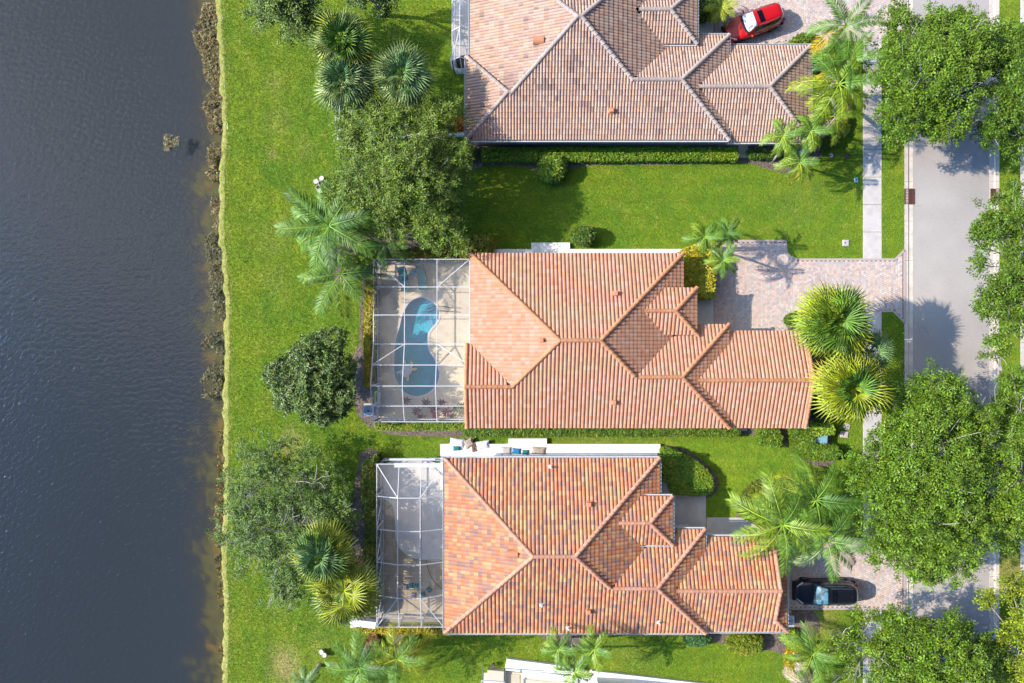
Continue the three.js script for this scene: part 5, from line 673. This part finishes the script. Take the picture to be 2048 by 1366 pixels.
// palms
function fanFrond(segs, R, petiole, droop, open = 2.1) {
  const pos = [], idx = [], col = []; const put = (x, y, z, k) => { pos.push(x, y, z); col.push(k, k, k); return pos.length / 3 - 1; };
  const sag = (r) => -droop * r * r;
  for (const [w, o] of [[0.03, 0]]) { for (let i = 0; i <= 5; i++) { const x = petiole * i / 5, y = 0.06 * Math.sin(Math.PI * i / 5) + sag(x * 0.4); put(x, y, -w, 1.1); put(x, y + 0.025, 0, 1.2); put(x, y, w, 1.1); if (i) { const a = 3 * (i - 1); idx.push(a, a + 1, a + 3, a + 1, a + 4, a + 3, a + 1, a + 2, a + 4, a + 2, a + 5, a + 4); } } }
  for (let s = 0; s < segs; s++) {
    const a = lerp(-open, open, (s + 0.5) / segs), da = open / segs, l = R * (0.72 + 0.28 * Math.cos(a * 0.62)) * (0.9 + 0.2 * hash(s, segs)), k = 0.55 + 0.9 * hash(s * 3, 7), pt = (r, b, y) => { const x = petiole + r * Math.cos(b) , z = r * Math.sin(b); return put(x, sag(Math.hypot(x, z) * 0.75) + y, z, k); };
    const h = put(petiole, sag(petiole * 0.75), 0, k), ml = pt(l * 0.5, a - da * 0.78, 0.07), mc2 = pt(l * 0.58, a, -0.04), mr = pt(l * 0.5, a + da * 0.78, 0.07), tip = pt(l, a + 0.06 * (hash(s, 3) - 0.5), -0.1 - droop * l * 0.55);
    idx.push(h, ml, mc2, h, mc2, mr, ml, tip, mc2, mc2, tip, mr);
  }
  return geoOf(pos, idx, col);
}
function featherFrond(L, pairs, leafLen, leafW, droop, hang) {
  const pos = [], idx = [], col = [], put = (x, y, z, k) => { pos.push(x, y, z); col.push(k, k, k); return pos.length / 3 - 1; }, line = []; let x = 0, y = 0, th = 0; const n = 22;
  for (let i = 0; i <= n; i++) { line.push([x, y, th]); th = -droop * Math.pow(i / n, 1.25); x += Math.cos(th) * L / n; y += Math.sin(th) * L / n; }
  line.forEach(([a, b], i) => { const w = lerp(0.035, 0.008, i / n); put(a, b, -w, 1.5); put(a, b + w, 0, 1.6); put(a, b, w, 1.5); if (i) { const q = 3 * (i - 1); idx.push(q, q + 1, q + 3, q + 1, q + 4, q + 3, q + 1, q + 2, q + 4, q + 2, q + 5, q + 4); } });
  for (let p = 0; p < pairs; p++) for (const s of [-1, 1]) {
    const t = 0.14 + 0.86 * (p + 0.25 * s) / pairs, q = clamp(t * n, 0, n - 0.001), i = Math.floor(q), f = q - i, [ax, ay, at] = line[i], [bx, by] = line[i + 1], ox = lerp(ax, bx, f), oy = lerp(ay, by, f), l = leafLen * Math.pow(Math.sin(Math.PI * clamp(0.13 + 0.8 * t)), 0.6) * rr(0.85, 1.12), fw = lerp(0.35, 1.0, t) + rr(-0.08, 0.08), k = rr(0.55, 1.35);
    const dir = V(Math.sin(fw) * Math.cos(at), Math.sin(fw) * Math.sin(at) + rr(0, 0.35), s * Math.cos(fw)).normalize(), along = V(Math.cos(at), Math.sin(at), 0).multiplyScalar(leafW / 2), m = V(ox, oy, 0).addScaledVector(dir, l * 0.5).add(V(0, -hang * l * 0.12, 0)), e = V(ox, oy, 0).addScaledVector(dir, l).add(V(0, -hang * l * 0.5, 0));
    const v0 = put(ox, oy, s * 0.01, k), v1 = put(m.x - along.x, m.y - along.y, m.z, k), v2 = put(m.x + along.x, m.y + along.y, m.z, k), v3 = put(e.x, e.y, e.z, k); idx.push(v0, v1, v2, v1, v3, v2);
  }
  return geoOf(pos, idx, col);
}
const FAN = [fanFrond(19, 0.95, 0.75, 0.06), fanFrond(20, 1.0, 0.95, 0.13), fanFrond(20, 1.0, 1.05, 0.22, 2.3), fanFrond(18, 0.95, 1.0, 0.32, 2.0)];
const FEA = [featherFrond(2.6, 34, 0.66, 0.07, 0.9, 0.7), featherFrond(2.8, 36, 0.7, 0.07, 1.25, 1.0), featherFrond(2.5, 32, 0.62, 0.07, 1.6, 1.3)];
const SML = [featherFrond(1.35, 19, 0.4, 0.08, 1.1, 0.9), featherFrond(1.45, 20, 0.42, 0.08, 1.6, 1.1), featherFrond(1.3, 18, 0.4, 0.08, 2.0, 1.3)];
const frondMat = (r, g, b) => new THREE.MeshStandardMaterial({ color: C(r, g, b), vertexColors: true, roughness: 0.55, side: THREE.DoubleSide });
const FM = { green: frondMat(0.11, 0.23, 0.018), blue: frondMat(0.15, 0.28, 0.09), pale: frondMat(0.26, 0.36, 0.11), yellow: frondMat(0.28, 0.34, 0.012), gold: frondMat(0.46, 0.3, 0.018), brown: frondMat(0.34, 0.22, 0.1), deep: frondMat(0.06, 0.15, 0.012), bright: frondMat(0.18, 0.28, 0.013), dry: frondMat(0.42, 0.34, 0.24) };
function palm(kind, label, px, py, r, Ht, { base, n = 34, mats = ['green', 'yellow'], old = [], low = -0.35, high = 1.3, name, trunkR = 0.15, group, spin = 0, list } = {}) {
  const c = P(px, py, Ht), b = base ? V(X(base[0]), 0, Z(base[1])) : V(c.x + rr(-0.25, 0.25), 0, c.z + rr(-0.25, 0.25)), g = thing(name || (kind === 'fan' ? 'fan_palm' : 'feather_palm'), label, 'palm', [b.x, 0, b.z], 0, group), top = c.clone().sub(b), set = kind === 'fan' ? FAN : kind === 'small' ? SML : FEA, reach = kind === 'fan' ? 1.85 : kind === 'small' ? 1.25 : 2.35, k = r / S * (H - Ht) / H / reach;
  mesh('trunk', tube([V(0, -0.1, 0), V(top.x * 0.25, Ht * 0.4, top.z * 0.25), V(top.x * 0.75, Ht * 0.8, top.z * 0.75), top.clone().add(V(0, -0.1, 0))], trunkR, trunkR * 0.7, 9, 26, 0.06), kind === 'fan' ? M.bark : M.paleBark, g);
  if (kind !== 'fan') mesh('crownshaft', tube([top.clone().add(V(-top.x * 0.06, -0.75 * k, -top.z * 0.06)), top.clone().add(V(0, 0.05, 0))], trunkR * 0.85, trunkR * 0.45, 9, 6), M.shaft, g);
  for (let i = 0; i < n; i++) {
    const t = (i + 0.5) / n, az = list ? list[i % list.length] + rr(-0.1, 0.1) : i * 2.39996 + spin + rr(-0.12, 0.12), el = lerp(high, low, Math.pow(t, kind === 'fan' ? 0.75 : 0.85)) + rr(-0.1, 0.1), v = Math.min(set.length - 1, Math.floor(t * set.length)), isOld = old.length && i >= n - old.length, m = mesh('frond', set[v], FM[isOld ? old[i - (n - old.length)] : mats[Math.floor(clamp(t * 0.75 + 0.45 * rnd() - 0.1) * mats.length * 0.999)]], g);
    m.position.copy(top); m.rotation.set(rr(-0.3, 0.3), az, el, 'YZX'); m.scale.setScalar(k * rr(0.88, 1.08) * (kind === 'fan' ? 1 : lerp(0.85, 1.05, t)));
  }
  return g;
}
palm('fan', 'upper left fan palm, topmost of the three left of the top house', 687, 85, 66, 6, { n: 40, mats: ['green', 'pale', 'yellow', 'yellow'], old: ['gold', 'gold'] });
palm('fan', 'pale silver green fan palm, lower left of the three left of the top house', 690, 162, 64, 5.6, { n: 40, mats: ['blue', 'pale', 'pale', 'pale', 'yellow'], old: ['gold'] });
palm('fan', 'fan palm nearest the top house, right of the three', 806, 152, 64, 5.6, { n: 38, mats: ['blue', 'pale', 'pale', 'yellow'], old: ['gold', 'gold', 'brown'] });
palm('fan', 'dense fan palm above, right of the middle garage', 1668, 642, 78, 6.4, { n: 46, mats: ['green', 'bright', 'yellow', 'yellow'], old: ['gold', 'brown'] });
palm('fan', 'dense fan palm below, right of the middle garage gable', 1700, 775, 76, 6.4, { n: 46, mats: ['green', 'yellow', 'yellow', 'yellow'], old: ['gold', 'gold', 'gold'] });
palm('fan', 'blue green fan palm squeezed between the two dense ones over the sidewalk', 1742, 703, 46, 5, { n: 26, mats: ['blue', 'blue', 'pale'] });
palm('fan', 'fan palm on the lake lawn in front of the sprawling oak', 645, 1110, 64, 5.8, { n: 38, mats: ['blue', 'green', 'yellow', 'yellow'], old: ['gold', 'gold', 'brown'] });
palm('fan', 'open yellowish fan palm beside the tall hedge of the lower cage', 688, 1182, 74, 5, { n: 26, mats: ['yellow', 'yellow', 'pale', 'yellow'], old: ['gold', 'gold'], high: 0.7, low: -0.3 });
palm('feather', 'big feather palm leaning over the lake lawn below the oak', 658, 452, 104, 5.5, { n: 17, mats: ['deep', 'green', 'green'], base: [690, 465], high: 0.75, low: -0.35, old: ['yellow'] });
palm('feather', 'feather palm left of the middle pool cage corner', 682, 548, 92, 4.4, { n: 12, mats: ['green', 'deep', 'bright'], base: [712, 545], high: 0.6, low: -0.3, list: [2.4, 3.4, 4.2, 5.4, 0.2, 3.0, 1.4, 4.7, -0.5, 2.9, 5.0, 0.9] });
palm('feather', 'feather palm half under the oak beside the top lawn', 740, 400, 70, 5, { n: 10, mats: ['deep', 'green'], base: [752, 440], high: 0.6 }); palm('feather', 'small feather palm behind the bright clipped shrub', 770, 490, 55, 3.6, { n: 10, mats: ['deep', 'green'], base: [772, 500], high: 0.7 });
palm('feather', 'tall feather palm by the top drive, nearest the top edge', 1692, 52, 76, 6, { n: 13, mats: ['deep', 'green', 'green', 'bright'], base: [1630, 117], old: ['gold'], high: 0.8, low: -0.3 });
palm('feather', 'feather palm over the sidewalk, below the one by the top drive', 1700, 118, 70, 6, { n: 11, mats: ['green', 'deep', 'green'], base: [1645, 190], high: 0.8, low: -0.3 });
palm('feather', 'bright feather palm right of the top garage wall', 1678, 168, 86, 6, { n: 15, mats: ['green', 'bright', 'bright', 'yellow'], base: [1640, 165], old: ['dry', 'gold'], high: 0.75, low: -0.4 });
palm('feather', 'yellowing feather palm below the bright one by the top garage', 1672, 232, 56, 5, { n: 9, mats: ['bright', 'yellow'], base: [1650, 200], old: ['dry', 'dry'], high: 0.5, low: -0.5 });
const SP = { n: 11, high: 0.95, low: -0.25, trunkR: 0.09, mats: ['green', 'bright', 'bright'], name: 'small_palm' };
palm('small', 'small palm over the roof corner, left of the three by the top house', 1566, 273, 43, 4.6, { ...SP, base: [1546, 322] }); palm('small', 'small palm over the air conditioner, right of the three by the top house', 1622, 262, 44, 4.8, { ...SP, base: [1585, 305] }); palm('small', 'small palm over the lawn, lowest of the three by the top house', 1599, 325, 44, 4.2, { ...SP, base: [1560, 328], old: ['gold'] });
palm('small', 'small palm over the croton hedge, upper left of three by the middle drive', 1409, 474, 40, 4.2, { ...SP, base: [1405, 500], old: ['gold'] }); palm('small', 'small palm at the lawn edge, upper right of three by the middle drive', 1455, 466, 35, 4.2, { ...SP, base: [1425, 496], mats: ['deep', 'green'] }); palm('small', 'small palm over the paving, lowest of three by the middle drive', 1446, 521, 40, 4.2, { ...SP, base: [1415, 500] });
palm('small', 'small palm on the lawn south of the lower house, left of three', 1117, 1298, 42, 5, { ...SP, base: [1143, 1274], old: ['gold'] }); palm('small', 'small palm against the south eave of the lower house, right of three', 1188, 1298, 46, 5.2, { ...SP, base: [1160, 1276] }); palm('small', 'small palm over the white wall at the bottom, lowest of three', 1149, 1343, 46, 5, { ...SP, base: [1144, 1292], old: ['yellow'] });
palm('feather', 'large feather palm on the palm island over the garage eave', 1566, 1050, 100, 5.6, { n: 16, mats: ['green', 'bright', 'yellow'], base: [1511, 1012], old: ['yellow'], high: 0.75, low: -0.35 });
palm('feather', 'feather palm on the palm island reaching over the front lawn', 1632, 1000, 92, 5.2, { n: 15, mats: ['deep', 'green', 'bright'], base: [1580, 1005], high: 0.8, low: -0.3, old: ['yellow'] });
palm('feather', 'feather palm over the paved drive above the black car', 1655, 1082, 92, 5.4, { n: 14, mats: ['green', 'deep', 'pale'], base: [1600, 1040], high: 0.7, low: -0.4 });
palm('feather', 'dark green feather palm at the bottom beside the two white light cans', 720, 1335, 74, 4.6, { n: 13, mats: ['deep', 'green', 'green'], base: [735, 1290], high: 0.8 }); palm('feather', 'yellowing feather palm at the bottom below the lower pool cage', 795, 1318, 66, 4.6, { n: 14, mats: ['green', 'yellow', 'gold'], base: [803, 1283], high: 0.9, old: ['gold', 'gold'] });
palm('feather', 'feather palm cut off by the bottom edge on the lake lawn', 610, 1368, 36, 3.2, { n: 9, mats: ['blue', 'deep'], high: 0.7 });
palm('feather', 'broad feather palm in the bottom bed right of the lower house', 1625, 1308, 58, 3.6, { n: 16, mats: ['green', 'bright', 'green'], base: [1610, 1285], high: 0.95, low: -0.15 }); palm('feather', 'feather palm at the bottom edge below the broad one', 1618, 1372, 56, 3.4, { n: 12, mats: ['bright', 'deep', 'dry'], high: 0.8 }); palm('small', 'fern like palm beside the hood of the red car', 1442, 16, 34, 2.0, { ...SP, n: 18, mats: ['yellow', 'bright'], trunkR: 0.08 });
// red leaved plants in the cage planter
[[812, 801, 10], [834, 822, 12], [852, 806, 11], [868, 820, 13], [884, 806, 10], [893, 824, 13], [842, 834, 9], [872, 832, 10], [905, 832, 9], [912, 816, 9], [925, 812, 9]].forEach(([x, y, r], i) => {
  const h = 0.75, g = thing('red_plant', ['red leaved plant alone at the left end of the cage planter', 'red leaved plant second from the left in the cage planter', 'red leaved plant at the tip of the pool by the planter', 'red leaved plant in the middle of the cage planter, back row', 'dark red leaved plant standing clear on the deck, right half', 'large red leaved plant right of the planter middle', 'low red plant at the front left of the planter edge', 'low red plant at the front middle of the planter edge', 'low green plant at the front right of the planter edge', 'mixed green plant third from the house in the planter', 'grey green plant nearest the house in the planter'][i], 'plant', [X(x, h), 0.1, Z(y, h)]), pos = [], idx = [];
  for (let k = 0; k < 15; k++) { const a = k * 2.4, el = lerp(1.1, 0.1, k / 15), l = r / S * rr(0.9, 1.2) * 1.15, d = V(Math.cos(a) * Math.cos(el), Math.sin(el), Math.sin(a) * Math.cos(el)), s = V(-Math.sin(a), 0, Math.cos(a)).multiplyScalar(0.055), o = V(0, h * 0.7, 0), m = o.clone().addScaledVector(d, l * 0.55), t = o.clone().addScaledVector(d, l).add(V(0, -0.1, 0)), q = pos.length / 3; for (const p of [o, m.clone().add(s), m.clone().sub(s), t]) pos.push(p.x, p.y, p.z); idx.push(q, q + 1, q + 2, q + 1, q + 3, q + 2); }
  mesh('leaves', geoOf(pos, idx), i > 7 ? std(0.07, 0.11, 0.05, 0.5) : std(0.11, 0.02, 0.035, 0.5), g); mesh('stem', cyl(0.02, 0.03, h * 0.7, 0, h * 0.35, 0, 6), M.bark, g);
});
// weeds along the lake edge, a drifting weed clump, grass
{
  const items = [], band = (list, w, c) => { for (let i = 0; i + 1 < list.length; i++) { const [a, b] = [list[i], list[i + 1]]; const n = Math.abs(b[1] - a[1]) * w; for (let k = 0; k < n; k++) { const t = rnd(), py = lerp(a[1], b[1], t), l = lerp(a[0], b[0], t), r = shoreX(Z(py)) * S + 1024 - 3, px = lerp(l, r, Math.pow(rnd(), 0.85)); if (0.7 * noise(px / 14, py / 14) + 0.3 * noise(px / 4, py / 4) < 0.47) continue; items.push([X(px), -0.33 + rr(-0.05, 0.12), Z(py), rr(0.7, 1.35), tint(pick(c), 0.3, 0.15)]); } } };
  const brown = [[0.3, 0.22, 0.08], [0.38, 0.3, 0.13], [0.2, 0.16, 0.06], [0.3, 0.27, 0.09]], olive = [[0.2, 0.19, 0.075], [0.15, 0.15, 0.06], [0.24, 0.22, 0.1]];
  band([[404, 5], [398, 35], [382, 62], [392, 95], [404, 110], [406, 150], [418, 175]], 15, brown); band([[428, 178], [406, 192], [404, 215], [410, 240], [418, 262]], 11, brown); band([[424, 285], [412, 300], [414, 330], [410, 345], [420, 360]], 9, brown); band([[430, 360], [418, 400], [426, 460]], 3, brown);
  band([[408, 455], [406, 500], [418, 540], [416, 580], [424, 610], [420, 640]], 7, olive); band([[404, 665], [400, 690], [412, 708]], 7, olive); band([[425, 715], [405, 745], [395, 770], [402, 792], [420, 800]], 10, olive); band([[436, 820], [434, 900], [430, 990], [424, 1060], [430, 1160], [438, 1240], [436, 1366]], 1.6, [[0.16, 0.12, 0.03], [0.3, 0.17, 0.02], [0.14, 0.14, 0.04]]);
  const w = scatter('water_weeds', CL.bush, leafMat(0.7), items, scene); w.userData.kind = 'stuff'; w.userData.label = 'brown and olive weeds along the lake edge';
  const one = []; for (let k = 0; k < 120; k++) { const s = rnd() < 0.62; const px = s ? rr(325, 338) : rr(336, 353), py = s ? rr(268, 298) : rr(276, 293) - (px - 344) * 0.4; one.push([X(px) - X(338), rr(-0.03, 0.1), Z(py) - Z(284), rr(0.7, 1.2), tint([0.3, 0.27, 0.12], 0.25)]); }
  const d = thing('floating_weed', 'lone tan clump of weed floating off the shore', 'weed clump', [X(338), -0.36, Z(284)]); foliage('leaves', CL.bush, LM, one, d);
}
{
  const blade = (() => { const pos = [], col = []; for (let i = 0; i < 6; i++) { const a = rr(0, 6.283), r = rr(0, 0.05), x = r * Math.cos(a * 3), z = r * Math.sin(a * 3), h = rr(0.035, 0.07), lx = Math.cos(a) * h * 0.9, lz = Math.sin(a) * h * 0.9, wx = -Math.sin(a) * 0.009, wz = Math.cos(a) * 0.009, k = rr(0.7, 1.3); for (const q of [[x - wx, 0, z - wz], [x + wx, 0, z + wz], [x + lx, h, z + lz]]) { pos.push(...q); col.push(k, k, k); } } return geoOf(pos, null, col); })();
  const items = []; let guard = 0;
  while (items.length < 230000 && guard++ < 900000) { const px = rr(440, 2048), py = rr(0, 1366); if (!isLawn(px, py)) continue; const n = fbm(px / 70, py / 70), m = fbm(px / 19 + 40, py / 19), y = clamp(0.5 + 1.1 * (n - 0.5) + 0.9 * (m - 0.5) + (px < 520 ? 0.18 : 0)); let d = 0; for (const [a, b, r, k] of dry) { const q = Math.hypot(px - a, (py - b) * 0.8) / r; if (q < 1.6) d = Math.max(d, k * sstep(1.5, 0.2, q)); } if (rnd() < d * 0.8) continue; const k = rr(0.8, 1.25); items.push([X(px), 0, Z(py), rr(0.8, 1.3), rnd() < 0.05 ? C(0.4 * k, 0.36 * k, 0.14 * k) : C(lerp(0.115, 0.215, y) * k, lerp(0.24, 0.305, y) * k, 0.007 * k)]); }
  const gr = scatter('grass', blade, leafMat(0.6), items, scene); gr.userData.kind = 'stuff'; gr.userData.label = 'short grass blades over the lawns';
}
renderer.render(scene, camera);
